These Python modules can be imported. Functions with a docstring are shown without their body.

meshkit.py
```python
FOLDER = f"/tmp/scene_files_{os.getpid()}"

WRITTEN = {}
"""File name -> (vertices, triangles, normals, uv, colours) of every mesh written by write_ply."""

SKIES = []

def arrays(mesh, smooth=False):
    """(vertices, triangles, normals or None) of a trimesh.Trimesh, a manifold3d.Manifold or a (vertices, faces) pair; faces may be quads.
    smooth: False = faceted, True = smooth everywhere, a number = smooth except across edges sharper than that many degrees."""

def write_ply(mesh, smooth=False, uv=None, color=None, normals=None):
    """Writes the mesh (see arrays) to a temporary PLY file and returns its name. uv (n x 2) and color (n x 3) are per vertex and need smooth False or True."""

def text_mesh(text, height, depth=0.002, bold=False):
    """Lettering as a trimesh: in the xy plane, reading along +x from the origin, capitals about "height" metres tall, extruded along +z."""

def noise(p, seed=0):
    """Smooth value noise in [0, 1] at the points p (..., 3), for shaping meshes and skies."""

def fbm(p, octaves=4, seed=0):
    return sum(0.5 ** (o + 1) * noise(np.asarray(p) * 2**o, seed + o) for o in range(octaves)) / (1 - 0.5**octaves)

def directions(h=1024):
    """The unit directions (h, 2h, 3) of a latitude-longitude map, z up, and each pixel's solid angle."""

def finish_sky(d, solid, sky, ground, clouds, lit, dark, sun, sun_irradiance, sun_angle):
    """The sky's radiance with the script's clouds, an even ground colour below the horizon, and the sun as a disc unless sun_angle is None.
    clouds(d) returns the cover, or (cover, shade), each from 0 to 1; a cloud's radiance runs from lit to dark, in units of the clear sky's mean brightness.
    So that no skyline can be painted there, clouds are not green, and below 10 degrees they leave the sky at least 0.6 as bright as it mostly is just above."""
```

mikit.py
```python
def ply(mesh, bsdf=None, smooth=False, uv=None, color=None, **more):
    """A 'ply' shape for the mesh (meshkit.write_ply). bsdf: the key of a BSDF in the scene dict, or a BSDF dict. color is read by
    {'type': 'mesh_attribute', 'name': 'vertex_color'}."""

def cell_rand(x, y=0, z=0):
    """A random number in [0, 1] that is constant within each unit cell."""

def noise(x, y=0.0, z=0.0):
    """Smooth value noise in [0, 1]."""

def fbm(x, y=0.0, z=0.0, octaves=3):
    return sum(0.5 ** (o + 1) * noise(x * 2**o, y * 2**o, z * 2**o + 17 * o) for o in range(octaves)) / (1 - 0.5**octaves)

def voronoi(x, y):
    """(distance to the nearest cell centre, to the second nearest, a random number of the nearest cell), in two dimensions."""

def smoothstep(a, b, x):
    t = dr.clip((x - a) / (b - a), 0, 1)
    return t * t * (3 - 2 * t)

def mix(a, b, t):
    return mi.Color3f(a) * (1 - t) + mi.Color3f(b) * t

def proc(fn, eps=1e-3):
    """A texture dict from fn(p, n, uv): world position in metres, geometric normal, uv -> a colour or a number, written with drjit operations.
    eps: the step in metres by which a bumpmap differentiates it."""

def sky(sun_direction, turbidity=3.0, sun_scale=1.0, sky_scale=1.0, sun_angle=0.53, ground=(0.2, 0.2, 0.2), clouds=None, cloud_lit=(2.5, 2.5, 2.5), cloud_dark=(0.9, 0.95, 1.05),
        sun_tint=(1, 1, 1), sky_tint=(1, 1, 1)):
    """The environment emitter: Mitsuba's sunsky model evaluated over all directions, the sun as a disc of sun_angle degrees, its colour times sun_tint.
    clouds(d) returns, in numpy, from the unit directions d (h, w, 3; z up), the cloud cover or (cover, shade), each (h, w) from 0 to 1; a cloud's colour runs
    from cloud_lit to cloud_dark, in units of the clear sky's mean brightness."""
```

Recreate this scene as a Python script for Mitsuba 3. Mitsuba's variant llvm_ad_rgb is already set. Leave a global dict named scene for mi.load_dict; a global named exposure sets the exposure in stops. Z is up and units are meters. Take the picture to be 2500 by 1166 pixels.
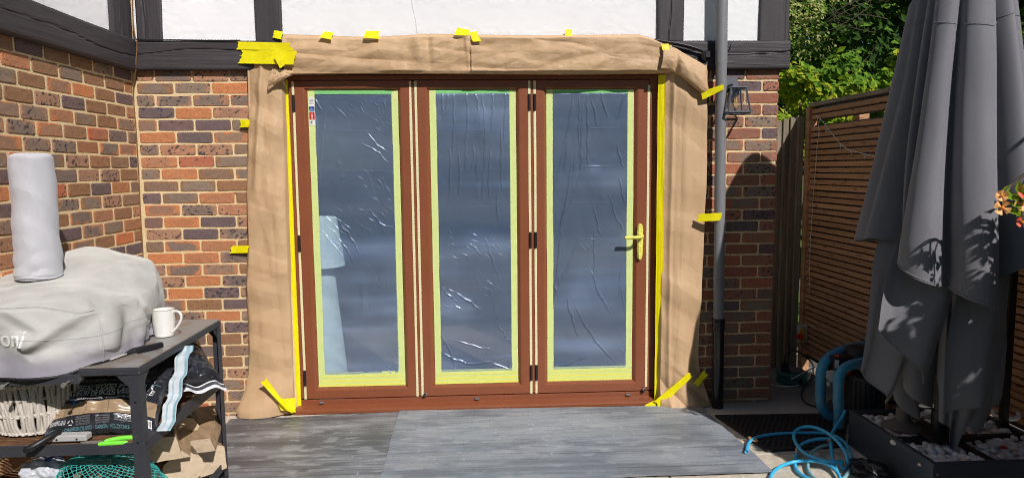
import math, random
import numpy as np, trimesh, mitsuba as mi, drjit as dr
import mikit, meshkit
from mikit import proc, noise, fbm, voronoi, cell_rand, smoothstep, mix
from shapely.geometry import Polygon, Point
from shapely import affinity
random.seed(7); rng = np.random.default_rng(7)
T = mi.ScalarTransform4f
scene, labels = {'type': 'scene'}, {}

# ---------------------------------------------------------------- camera, light, exposure
E0 = np.array([2.0936, -4.37975, 1.56251]); F0 = np.array([.04932886, .99367667, -.10086295]); U0 = np.array([.01470662, .10025231, .99485335])
scene['camera'] = {'type': 'perspective', 'fov': 73.543, 'fov_axis': 'x', 'near_clip': .05, 'far_clip': 400.0,
                   'to_world': T().look_at(origin=E0.tolist(), target=(E0 + F0).tolist(), up=U0.tolist())}
SUN = (.51, -1.0, .92)
scene['sky'] = mikit.sky(SUN, turbidity=3.0, sky_scale=.36, sky_tint=(.86, .97, 1.14), sun_tint=(.83, .97, 1.33), ground=(.22, .2, .17), clouds=lambda d: (.35 * np.clip(meshkit.fbm(d * 2.3, 4) * 2.6 - .95, 0, 1), 0.1))
exposure = 1.88

# ---------------------------------------------------------------- helpers
used = {}
def uniq(k):
    n = used.get(k, 0); used[k] = n + 1
    return k if n == 0 else f'{k}_{n:03d}'
def tag(k, label=None, category=None, group=None, kind=None):
    d = labels.setdefault(k, {})
    for a, b in (('label', label), ('category', category), ('group', group), ('kind', kind)):
        if b: d[a] = b
    return k
def put(name, mesh, bsdf, parent=None, smooth=False, uv=None, to=None, **lab):
    k = uniq((parent + '__' if parent else '') + name)
    d = mesh if isinstance(mesh, dict) else mikit.ply(mesh, bsdf, smooth, uv=uv)
    if to is not None: d = {**d, 'to_world': to}
    scene[k] = d
    if lab: tag(k, **lab)
    return k
def thing(name, label, cat, group=None): return tag(uniq(name), label, cat, group)

A = lambda *v: np.array(v, float)
def cat(*m):
    m = [x for x in m if x is not None]
    return trimesh.util.concatenate(m) if len(m) > 1 else m[0]
def hull(P): return trimesh.Trimesh(np.asarray(P, float)).convex_hull
def box(x0, x1, y0, y1, z0, z1, b=.003):
    c, h = A(x0 + x1, y0 + y1, z0 + z1) / 2, np.abs(A(x1 - x0, y1 - y0, z1 - z0)) / 2
    b = min(b, h.min() * .6); P = []
    for s in np.ndindex(2, 2, 2):
        s = np.array(s) * 2 - 1
        for k in range(3):
            e = h - b; e[k] = h[k]; P.append(c + s * e)
    return hull(P)
def grid(P, closed=False):
    P = np.asarray(P, float); n, m = P.shape[:2]; i = np.arange(n * m).reshape(n, m)
    if closed: i = np.vstack([i, i[:1]])
    a, b, c, d = i[:-1, :-1], i[1:, :-1], i[1:, 1:], i[:-1, 1:]
    f = np.concatenate([np.stack([a, b, c], -1).reshape(-1, 3), np.stack([a, c, d], -1).reshape(-1, 3)])
    return trimesh.Trimesh(P.reshape(-1, 3), f, process=False)
def spline(P, n):
    P = np.asarray(P, float)
    if len(P) < 3: return P[0] + (P[-1] - P[0]) * np.linspace(0, 1, n)[:, None]
    from scipy.interpolate import CubicSpline, PchipInterpolator
    t = np.r_[0, np.cumsum(np.linalg.norm(np.diff(P, axis=0), axis=1) ** .6 + 1e-9)]
    return CubicSpline(t, P)(np.linspace(0, t[-1], n))
def tube(P, r, n=8, caps=True):
    P = np.asarray(P, float); m = len(P); r = np.broadcast_to(r, m)
    t = np.gradient(P, axis=0); t /= np.linalg.norm(t, axis=1, keepdims=True) + 1e-12
    a = np.cross(t[0], [0, 0, 1] if abs(t[0][2]) < .9 else [1, 0, 0]); a /= np.linalg.norm(a); R = []
    for k in range(m):
        a = a - t[k] * (a @ t[k]); a /= np.linalg.norm(a) + 1e-12; b = np.cross(t[k], a)
        q = np.arange(n) * 2 * np.pi / n
        R.append(P[k] + r[k] * (np.cos(q)[:, None] * a + np.sin(q)[:, None] * b))
    R = np.array(R); g = grid(np.swapaxes(R, 0, 1), closed=True)
    if not caps: return g
    v = np.vstack([g.vertices, P[0], P[-1]]); f = g.faces[:, ::-1].tolist(); c0, c1 = len(v) - 2, len(v) - 1
    for k in range(n):
        k2 = (k + 1) % n
        f += [[c0, k2 * m, k * m], [c1, k * m + m - 1, k2 * m + m - 1]]
    return trimesh.Trimesh(v, f, process=False)
def lathe(prof, c=(0, 0, 0), n=32, axis=None):
    q = np.arange(n) * 2 * np.pi / n; pr = np.asarray(prof, float)
    P = np.stack([pr[None, :, 0] * np.cos(q)[:, None], pr[None, :, 0] * np.sin(q)[:, None], np.broadcast_to(pr[None, :, 1], (n, len(pr)))], -1)
    g = grid(P, closed=True)
    if axis is not None: g.apply_transform(trimesh.geometry.align_vectors([0, 0, 1], axis))
    g.apply_translation(c); return g
def cyl(p0, p1, r, n=16): return tube(np.array([p0, p1], float), r, n)
def poly(pts, depth): return trimesh.creation.extrude_polygon(Polygon(pts) if not hasattr(pts, 'area') else pts, depth, engine='earcut')
def upright(m, y, x=0, z=0):          # a mesh drawn in (x, z) and thick along +z stands up, facing -y
    m = m.copy(); v = m.vertices; m.vertices = np.stack([v[:, 0] + x, y - v[:, 2], v[:, 1] + z], -1); return m
N = lambda P, s=0: meshkit.noise(np.asarray(P, float), s)
FB = lambda P, o=4, s=0: meshkit.fbm(np.asarray(P, float), o, s)
def P3(a, b, c=0): return np.stack(np.broadcast_arrays(np.asarray(a, float), np.asarray(b, float), np.asarray(c, float)), -1)
def crumple(u, v, s=0, o=4):          # sharp creases of handled paper or foil
    h = 0
    for k in range(o):
        f = 1.9 ** k
        w = FB(P3(u * f * .7 + 3, v * f * .7, s + k), 2, s) * 1.2
        h = h + np.abs(2 * N(P3(u * f + w, v * f - w, s * 1.7 + k * 5.1), s + k) - 1) / f
    return h
def folds_(u, v, s=0, n=8, f0=2.2, warp=.5):      # long straight sharp creases at random angles, each only here and there
    r, h = np.random.default_rng(500 + s), 0
    for k in range(n):
        a, f, p = r.uniform(0, np.pi), f0 * r.uniform(.6, 2.4), r.uniform(0, 9)
        t = (u * np.cos(a) + v * np.sin(a)) * f + p + warp * N(P3(u * .9, v * .9, k * 3.1 + s), s)
        h = h + np.abs(2 * (t - np.floor(t)) - 1) / f * ss(.38, .7, N(P3(u * 1.7 + 7, v * 1.7, k * 5.3 + s), s + k))
    return h
ss = lambda a, b, x: (lambda t: t * t * (3 - 2 * t))(np.clip((np.asarray(x, float) - a) / (b - a), 0, 1))

# ---------------------------------------------------------------- materials
def mat(k, d): scene[k] = d; return k
def pbr(k, col, rough=.5, two=True, bump=None, bs=.001, **kw):
    c = proc(col) if callable(col) else {'type': 'rgb', 'value': list(col)}
    if callable(rough): rough = proc(rough)
    d = {'type': 'principled', 'base_color': c, 'roughness': rough, **kw}
    if bump: d = {'type': 'bumpmap', 'arbitrary': proc(bump[0], bump[1]), 'scale': bs, 'bsdf': d}
    return mat(k, {'type': 'twosided', 'bsdf': d} if two else d)

def brick_col(p, n, uv):
    i = dr.floor((uv.x + 2) / 4); u = uv.x - 4 * i; v = uv.y
    r = [cell_rand(i, k, 5) for k in range(6)]
    red = i > 2000
    edge = mix((.22, .112, .055), (.42, .158, .06), smoothstep(.35, .75, r[0]))
    edge = mix(edge, (.3, .165, .1), smoothstep(.5, .85, r[1]) * .85)
    edge = mix(edge, (.4, .1, .04), smoothstep(.93, .97, r[2]) * .85)
    edge = dr.select(red, mix(edge, (.26, .07, .045), .55), edge)  # pier bricks: shade there is put in as a redder, darker tone
    core = mix((.145, .105, .085), (.2, .145, .1), r[3])
    w = fbm(p.x * 22 + p.y * 22, p.z * 30, i, 3)
    m = smoothstep(.15, .75, 1.05 - dr.maximum(dr.abs(u) ** 2.2, dr.abs(v) ** 2 * .8) + (w - .5) * 1.3) * smoothstep(.2, .75, r[4])
    c = mix(edge, core, m)
    c = mix(c, mix((.085, .06, .065), (.11, .08, .085), w), smoothstep(.8, .9, r[5]) * .85)
    wp = fbm(p.x * 30 + p.y * 30, p.z * 30, i, 2) * .8
    wp = wp * 1.6
    d, d2, q = voronoi((p.x + p.y) * 34 + 3 * i + wp, p.z * 40 + 7 * i + wp)
    spot = smoothstep(.3, .18, d + .34 * q + (.62 - r[1]) * .5 + .25 * (w - .4))
    d3, d4, q3 = voronoi((p.x + p.y) * 120 + 3 * i, p.z * 120)
    spot2 = smoothstep(.22, .1, d3 + .35 * q3 + .1 * r[2])
    c = mix(c, (.035, .03, .034), spot * .88); c = mix(c, (.05, .035, .03), spot2 * .9)
    g = fbm(p.x * 150 + p.y * 150, p.z * 190, 3.0, 2)
    return c * (.9 + .6 * g)
pbr('m_brick', brick_col, .85, bump=(lambda p, n, uv: fbm(p.x * 160 + 1, p.y * 160, p.z * 160, 3) * 1.0 + 1.2 * noise(p.x * 45, p.y * 45, p.z * 45), .0012), bs=.0022)
def mortar_col(p, n, uv):
    g = fbm(p.x * 60, p.y * 60, p.z * 60, 4)
    c = mix((.58, .45, .24), (.76, .61, .35), g)
    return mix(c, (.2, .15, .1), smoothstep(.16, -.06, p.z + .1 * fbm(p.x * 9, p.y * 9, p.z * 9, 2)) * .5)
pbr('m_mortar', mortar_col, .95, bump=(lambda p, n, uv: fbm(p.x * 210, p.y * 210, p.z * 210, 3), .001), bs=.003)
def render_col(p, n, uv):
    g = fbm(p.x * 7, p.y * 7, p.z * 7, 4)
    c = mix((.76, .76, .755), (.82, .82, .81), g)
    cx = 1.727 + .016 * (noise(p.z * 14, 2.0, 0.0) - .5) + .035 * smoothstep(2.4, 2.62, p.z) * -1 + .012
    ck = smoothstep(.0035, .001, dr.abs(p.x - cx)) * smoothstep(-.1, -.01, -p.y - .01 + 0 * p.z)
    return mix(c, (.3, .29, .28), ck * .55)
pbr('m_render', render_col, .9, bump=(lambda p, n, uv: fbm(p.x * 40, p.y * 40, p.z * 40, 4), .003), bs=.004)
def timber(al):
    def f(p, n, uv):
        a, b = (p.z, p.x + p.y) if al == 'v' else (p.x + p.y, p.z)
        g = fbm(a * 4, b * 120, 1.0, 4); k = fbm(a * 1.5, b * 22, 5.0, 3)
        c = mix((.026, .021, .023), (.046, .039, .042), g)
        c = mix(c, (.06, .052, .055), smoothstep(.55, .8, k) * .5)
        s = fbm(p.x * 260, p.y * 260, p.z * 260, 2)
        return mix(c, (.3, .28, .27), smoothstep(.83, .88, s) * .35)
    return f
for al in 'hv':
    a0 = al
    pbr('m_timber_' + al, timber(al), .62, bump=((lambda p, n, uv: fbm(p.z * 5, (p.x + p.y) * 130, 1.0, 3)) if al == 'v' else (lambda p, n, uv: fbm((p.x + p.y) * 5, p.z * 130, 1.0, 3)), .0015), bs=.0022)
def paper_col(p, n, uv):
    g = fbm(p.x * 5, p.y * 5, p.z * 5, 3); h = noise(p.x * 900, p.z * 120, p.y * 500)
    return mix((.475, .31, .168), (.55, .375, .213), g) * (.94 + .12 * h)
scene['m_paper'] = {'type': 'twosided', 'bsdf': {'type': 'bumpmap', 'arbitrary': proc(lambda p, n, uv: fbm(p.x * 60, p.y * 60, p.z * 45, 3), .002), 'scale': .0012,
                    'bsdf': {'type': 'principled', 'base_color': proc(paper_col), 'roughness': .6, 'specular': .4}}}
def tape_col(a, b):
    def f(p, n, uv):
        g = fbm(p.x * 30, p.y * 30, p.z * 30, 3); s = noise(p.x * 400, p.y * 400, p.z * 400)
        return mix(a, b, g) * (.95 + .1 * s)
    return f
pbr('m_tape', tape_col((.72, .62, .001), (.82, .74, .004)), .45, specular=.35)
pbr('m_tape_pale', tape_col((.56, .65, .23), (.62, .71, .28)), .5, specular=.4)
pbr('m_tape_line', tape_col((.66, .6, .33), (.72, .67, .4)), .6)
pbr('m_tape_mid', tape_col((.68, .66, .1), (.72, .7, .14)), .5)
pbr('m_tape_green', tape_col((.17, .5, .16), (.22, .58, .2)), .5)
def door_col(p, n, uv):
    g = fbm(p.x * 6, p.y * 6, p.z * 6, 3); s = noise(p.x * 300, p.z * 300, p.y * 50)
    return mix((.205, .063, .027), (.235, .074, .032), g) 
pbr('m_door', door_col, .36, specular=.45)
pbr('m_black', (.012, .011, .012), .42)
pbr('m_black_gloss', (.012, .012, .014), .22)
pbr('m_grey_plastic', (.12, .12, .125), .45)
mat('m_glass', {'type': 'thindielectric', 'int_ior': 1.5})
pbr('m_sheet_film_base', lambda p, n, uv: mix((.19, .3, .52), (.46, .58, .77), fbm(p.x * .9, p.z * 6, 2.0, 4)), .28, specular=1.0, metallic=.22)  # pale horizontal bands paint reflections into the film colour
mat('m_film', {'type': 'blendbsdf', 'weight': proc(lambda p, n, uv: .3 + .25 * smoothstep(.42, .74, .5 * fbm(p.x * 2.1, p.z * 1.7, 5.0, 3) + .5 * fbm(p.x * 1.1, p.z * 7.5, 1.0, 3))), 'a': {'type': 'thindielectric', 'int_ior': 1.45}, 'b': scene.pop('m_sheet_film_base')})  # denser haze patches stand in for cloudy reflections on the film
def pipe_col(p, n, uv):
    g = fbm(p.x * 40, p.y * 40, p.z * 6, 4); s = fbm(p.x * 120, p.y * 120, p.z * 160, 2)
    c = mix((.16, .162, .168), (.21, .21, .214), g)
    return mix(c, (.3, .3, .29), smoothstep(.78, .85, s) * .5)
pbr('m_pipe', pipe_col, .5)
pbr('m_lamp', (.1, .11, .125), .5)
pbr('m_lamp_brown', (.1, .085, .075), .7)
def steel_col(p, n, uv):
    g = fbm(p.x * 9, p.y * 60, p.z * 9, 4); q = fbm(p.x * 12, p.y * 12, 4.0, 4)
    c = mix((.2, .195, .185), (.32, .31, .29), g)
    return mix(c, (.2, .14, .09), smoothstep(.45, .7, q) * .6)
pbr('m_steel', steel_col, lambda p, n, uv: .26 + .3 * fbm(p.x * 14, p.y * 14, 2.0, 3), metallic=.25)
def rack_col(p, n, uv):
    s = fbm(p.x * 140, p.y * 140, p.z * 140, 3); g = fbm(p.x * 10, p.y * 10, p.z * 10, 3)
    c = mix((.026, .027, .034), (.045, .046, .055), g)
    return mix(c, (.25, .24, .23), smoothstep(.76, .84, s) * .6)
pbr('m_rack', rack_col, .5)
def wire_col(p, n, uv): return mix((.05, .022, .012), (.26, .14, .065), fbm(p.x * 20, p.y * 60, 2.0, 3))
pbr('m_wire', wire_col, .5, metallic=.3)
def cover_col(p, n, uv):
    g = fbm(p.x * 5, p.y * 5, p.z * 5, 4); w = noise(p.x * 700, p.y * 700, p.z * 700)
    c = mix((.36, .358, .33), (.48, .476, .435), smoothstep(.3, .7, g))
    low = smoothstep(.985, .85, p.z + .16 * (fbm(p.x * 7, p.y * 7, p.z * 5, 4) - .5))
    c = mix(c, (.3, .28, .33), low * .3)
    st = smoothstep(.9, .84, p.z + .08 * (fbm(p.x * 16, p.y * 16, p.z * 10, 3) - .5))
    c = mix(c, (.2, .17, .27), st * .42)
    return c * (.95 + .1 * w)
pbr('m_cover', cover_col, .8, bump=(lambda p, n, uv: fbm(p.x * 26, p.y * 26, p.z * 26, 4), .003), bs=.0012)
pbr('m_chimney', lambda p, n, uv: mix((.46, .46, .485), (.5, .5, .525), fbm(p.x * 9, p.y * 9, p.z * 9, 3)), .7, sheen=.2)
pbr('m_white', (.72, .71, .67), .3, specular=.5)
pbr('m_ceramic', (.74, .73, .68), .12, specular=.5, clearcoat=.6)
pbr('m_brown_rim', (.2, .1, .05), .3)
pbr('m_bag', lambda p, n, uv: mix((.01, .011, .015), (.03, .03, .036), fbm(p.x * 14, p.y * 14, p.z * 14, 3)), .2, specular=.7, bump=(lambda p, n, uv: fbm(p.x * 36, p.y * 36, p.z * 36, 4), .002), bs=.012)
pbr('m_bag_print', lambda p, n, uv: mix((.12, .07, .035), (.5, .36, .22), fbm(p.x * 18, p.y * 18, p.z * 40, 4)), .3)
pbr('m_bag_fire', lambda p, n, uv: mix((.02, .012, .01), (.3, .15, .08), smoothstep(.45, .75, fbm(p.x * 30, p.y * 30, p.z * 30, 4))), .25)
pbr('m_seam', lambda p, n, uv: mix((.2, .36, .42), (.55, .6, .62), smoothstep(.35, .65, noise(uv.x * 5.0, 0.0, uv.y * 3))), .35)
pbr('m_seam_white', lambda p, n, uv: mix((.06, .06, .07), (.7, .7, .72), smoothstep(.3, .5, noise(uv.x * 6.0, 0.0, 3.0))), .35)
pbr('m_ink', (.6, .6, .6), .4)
pbr('m_ink_teal', (.12, .25, .28), .4)
pbr('m_ink_grey', (.2, .2, .21), .4)
pbr('m_wicker', lambda p, n, uv: mix((.42, .38, .32), (.68, .63, .55), fbm(p.x * 60, p.y * 60, p.z * 12, 3)), .75)
pbr('m_blue_bag', (.01, .12, .5), .2, specular=.7)
pbr('m_clear_bag', lambda p, n, uv: mix((.5, .52, .55), (.05, .12, .4), smoothstep(.55, .62, fbm(p.x * 14, p.y * 14, p.z * 14, 2))), .18, specular=.7)
def log_col(p, n, uv):
    r = fbm((p.x * .8 - p.y * .6) * 5, (p.x * .6 + p.y * .8) * 70, p.z * 70, 4)
    return mix((.17, .1, .05), (.4, .28, .16), r)
pbr('m_log', log_col, .85, bump=(lambda p, n, uv: fbm((p.x * .8 - p.y * .6) * 8, (p.x * .6 + p.y * .8) * 110, p.z * 110, 3), .002), bs=.003)
pbr('m_log_end', lambda p, n, uv: mix((.46, .35, .22), (.62, .5, .36), fbm(p.x * 45, p.y * 60, p.z * 60, 4)), .9)
pbr('m_bark', lambda p, n, uv: mix((.045, .03, .02), (.2, .135, .085), fbm(p.x * 50, p.y * 18, p.z * 50, 4)), .95, bump=(lambda p, n, uv: fbm(p.x * 70, p.y * 25, p.z * 70, 4), .003), bs=.014)
pbr('m_net', (.05, .42, .38), .45)
pbr('m_green', (.2, .72, .06), .35)
pbr('m_tool_grey', lambda p, n, uv: mix((.36, .355, .33), (.46, .45, .42), fbm(p.x * 30, p.y * 30, p.z * 30, 3)), .6)
def slab_col(p, n, uv):
    g = fbm(p.x * 4, p.y * 4, 0.0, 4); h = fbm(p.x * 40, p.y * 40, 3.0, 3)
    sh = smoothstep(-.35, .2, p.y)                       # the narrow side path is concrete, darker than the slabs
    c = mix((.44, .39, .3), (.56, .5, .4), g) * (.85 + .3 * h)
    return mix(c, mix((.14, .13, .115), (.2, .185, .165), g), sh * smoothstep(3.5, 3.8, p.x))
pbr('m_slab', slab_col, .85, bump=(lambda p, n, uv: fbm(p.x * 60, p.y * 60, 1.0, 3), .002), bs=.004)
pbr('m_ground', lambda p, n, uv: mix((.06, .055, .045), (.12, .11, .09), fbm(p.x * 8, p.y * 8, 0.0, 4)), .95)
def vinyl(left):
    def f(p, n, uv):
        row = dr.floor(p.y / .19); yy = p.y / .19 - row
        g = fbm(p.x * 2.6 + 9 * cell_rand(row, 2), p.y * 34, row * 3.1, 5); k = fbm(p.x * 3.4, p.y * 8, 7.0, 5)
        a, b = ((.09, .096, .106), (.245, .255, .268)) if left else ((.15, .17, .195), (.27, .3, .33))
        c = mix(a, b, smoothstep(.32, .68, .45 * g + .55 * k) )
        st = fbm(p.x * 1.8, p.y * 64, 11.0, 3)
        c = mix(c, (.3, .305, .31), smoothstep(.56, .72, st) * smoothstep(.38, .6, k) * .5)
        c = mix(c, (.06, .062, .068), smoothstep(.7, .8, fbm(p.x * 1.5 + 5, p.y * 60, 4.0, 3)) * .5)
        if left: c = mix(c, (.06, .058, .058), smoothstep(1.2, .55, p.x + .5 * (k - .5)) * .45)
        line = smoothstep(.018, .004, dr.minimum(yy, 1 - yy))
        c = mix(c, (.03, .03, .033), line * .3)
        c = c * (.86 + .28 * fbm(p.x * 60, p.y * 160, 8.0, 3))
        sw = fbm(p.x * 9, p.y * 26, 21.0, 4); c = mix(c, (.36, .375, .39), smoothstep(.6, .72, sw) * .4)
        ch = fbm(p.x * 44, p.y * 44, 2.0, 3)
        return mix(c, (.48, .49, .5), smoothstep(.77, .84, ch) * smoothstep(.45, .6, k) * .6)
    return f
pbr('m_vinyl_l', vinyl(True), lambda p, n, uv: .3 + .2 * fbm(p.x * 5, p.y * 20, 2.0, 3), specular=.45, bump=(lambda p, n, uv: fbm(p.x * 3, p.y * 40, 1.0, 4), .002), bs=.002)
pbr('m_vinyl_r', vinyl(False), lambda p, n, uv: .36 + .2 * fbm(p.x * 5, p.y * 20, 2.0, 3), specular=.45, bump=(lambda p, n, uv: fbm(p.x * 3, p.y * 40, 1.0, 4), .002), bs=.002)
pbr('m_rubber', (.016, .016, .018), .6)
def hose_col(p, n, uv): return mix((.04, .4, .68), (.06, .46, .74), fbm(p.x * 20, p.y * 20, p.z * 20, 2))
pbr('m_hose', hose_col, .3, specular=.5)
pbr('m_hose_pale', (.22, .42, .45), .4)
pbr('m_frame_blue', lambda p, n, uv: mix((.04, .26, .42), (.12, .3, .4), smoothstep(.5, .75, fbm(p.x * 14, p.y * 14, p.z * 14, 3))), .35)
pbr('m_dark_metal', (.03, .031, .034), .5)
def slat_col(p, n, uv):
    i = dr.floor((p.z - .14) / .0431 + .1); g = fbm(p.x * 3 + p.y * 3 + 7 * cell_rand(i, 1), p.z * 150, i, 3)
    c = mix((.36, .17, .075), (.56, .31, .16), g) * (.85 + .3 * cell_rand(i, 3))
    d, d2, q = voronoi((p.y + p.x) * 3.3, p.z * 24)
    return mix(c, (.07, .03, .018), smoothstep(.13, .04, d) * .8)
pbr('m_slat', slat_col, .75)
pbr('m_board', lambda p, n, uv: mix((.13, .1, .068), (.33, .28, .2), fbm(p.x * 120, p.y * 60, p.z * 4, 4)) * (.7 + .6 * noise(p.x * 9, 0.0, p.z * 1.2)), .9)
def canopy_col(p, n, uv):
    w = noise(p.x * 500, p.y * 500, p.z * 900); g = fbm(p.x * 6, p.y * 6, p.z * 4, 3)
    return mix((.145, .144, .158), (.18, .179, .193), g) * (.93 + .14 * w)
pbr('m_canopy', canopy_col, .85, sheen=.15)
pbr('m_planter', (.055, .068, .085), .38, metallic=.3)
for k, c in enumerate([((.6, .54, .5), (.72, .66, .6)), ((.4, .39, .41), (.52, .51, .53)), ((.58, .44, .38), (.68, .52, .46)), ((.7, .68, .64), (.8, .78, .74))]):
    pbr(f'm_pebble_{k}', (lambda c: lambda p, n, uv: mix(c[0], c[1], fbm(p.x * 50, p.y * 50, p.z * 50, 3)))(c), .6)
for k, c in enumerate([(.27, .4, .035), (.5, .53, .05), (.15, .29, .04), (.5, .52, .2), (.06, .12, .03)]):
    mat(f'm_leaf_{k}', {'type': 'principledthin', 'base_color': {'type': 'rgb', 'value': list(c)}, 'roughness': .45, 'diff_trans': .75, 'spec_trans': 0.0})
pbr('m_stem', (.09, .07, .045), .9)
pbr('m_petal', (.8, .42, .14), .6); pbr('m_petal_red', (.65, .09, .03), .6); pbr('m_flower_eye', (.85, .3, .01), .6)
pbr('m_red', (.5, .02, .015), .4); pbr('m_yellow', (.7, .45, .02), .4); pbr('m_teal', (.02, .14, .12), .4); pbr('m_blue_ink', (.015, .06, .3), .4)
pbr('m_leaf_dry', (.42, .22, .08), .8)
pbr('m_room_floor', lambda p, n, uv: mix((.1, .09, .075), (.15, .135, .11), fbm(p.x * 2, p.y * 20, 0.0, 3)), .4)
pbr('m_room_wall', (.3, .31, .33), .9)
pbr('m_room_white', (.62, .86, .9), .7)
pbr('m_lawn', lambda p, n, uv: mix((.04, .075, .015), (.08, .12, .025), fbm(p.x * 2, p.y * 2, 0.0, 4)), .95)
mat('m_bulb', {'type': 'thindielectric', 'int_ior': 1.5})
pbr('m_filament', (.75, .5, .12), .4)

# ================================================================ ground
g = lambda name, m, b, p=None, **k: put(name, m, b, p, kind='structure', **k) if p is None else put(name, m, b, p, **k)
gr = trimesh.creation.box((240, 240, .5)); gr.apply_translation((2, -20, -.32))
put('ground', gr, 'm_lawn', kind='structure')
pv = put('patio', box(-.3, 9, -9, 2.2, -.07, -.012, .001), 'm_ground', kind='structure')
def slab_row(y0, y1, x0, x1, w, off):
    x = x0 - off
    while x < x1:
        a, b = max(x + .004, x0), min(x + w - .004, x1)
        if b - a > .05: put('slab', box(a, b, y0 + .004, y1 - .004, -.05, .0015 * random.random(), .004), 'm_slab', pv)
        x += w
slab_row(-.42, .0, .0, 4.75, .9, .2); slab_row(-.84, -.42, .0, 5.2, .75, .3); slab_row(-1.44, -.84, .0, 5.2, .9, .55); slab_row(-2.05, -1.44, .0, 5.2, .75, .1)
slab_row(.0, .75, 4.045, 4.75, .75, .2)

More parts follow.
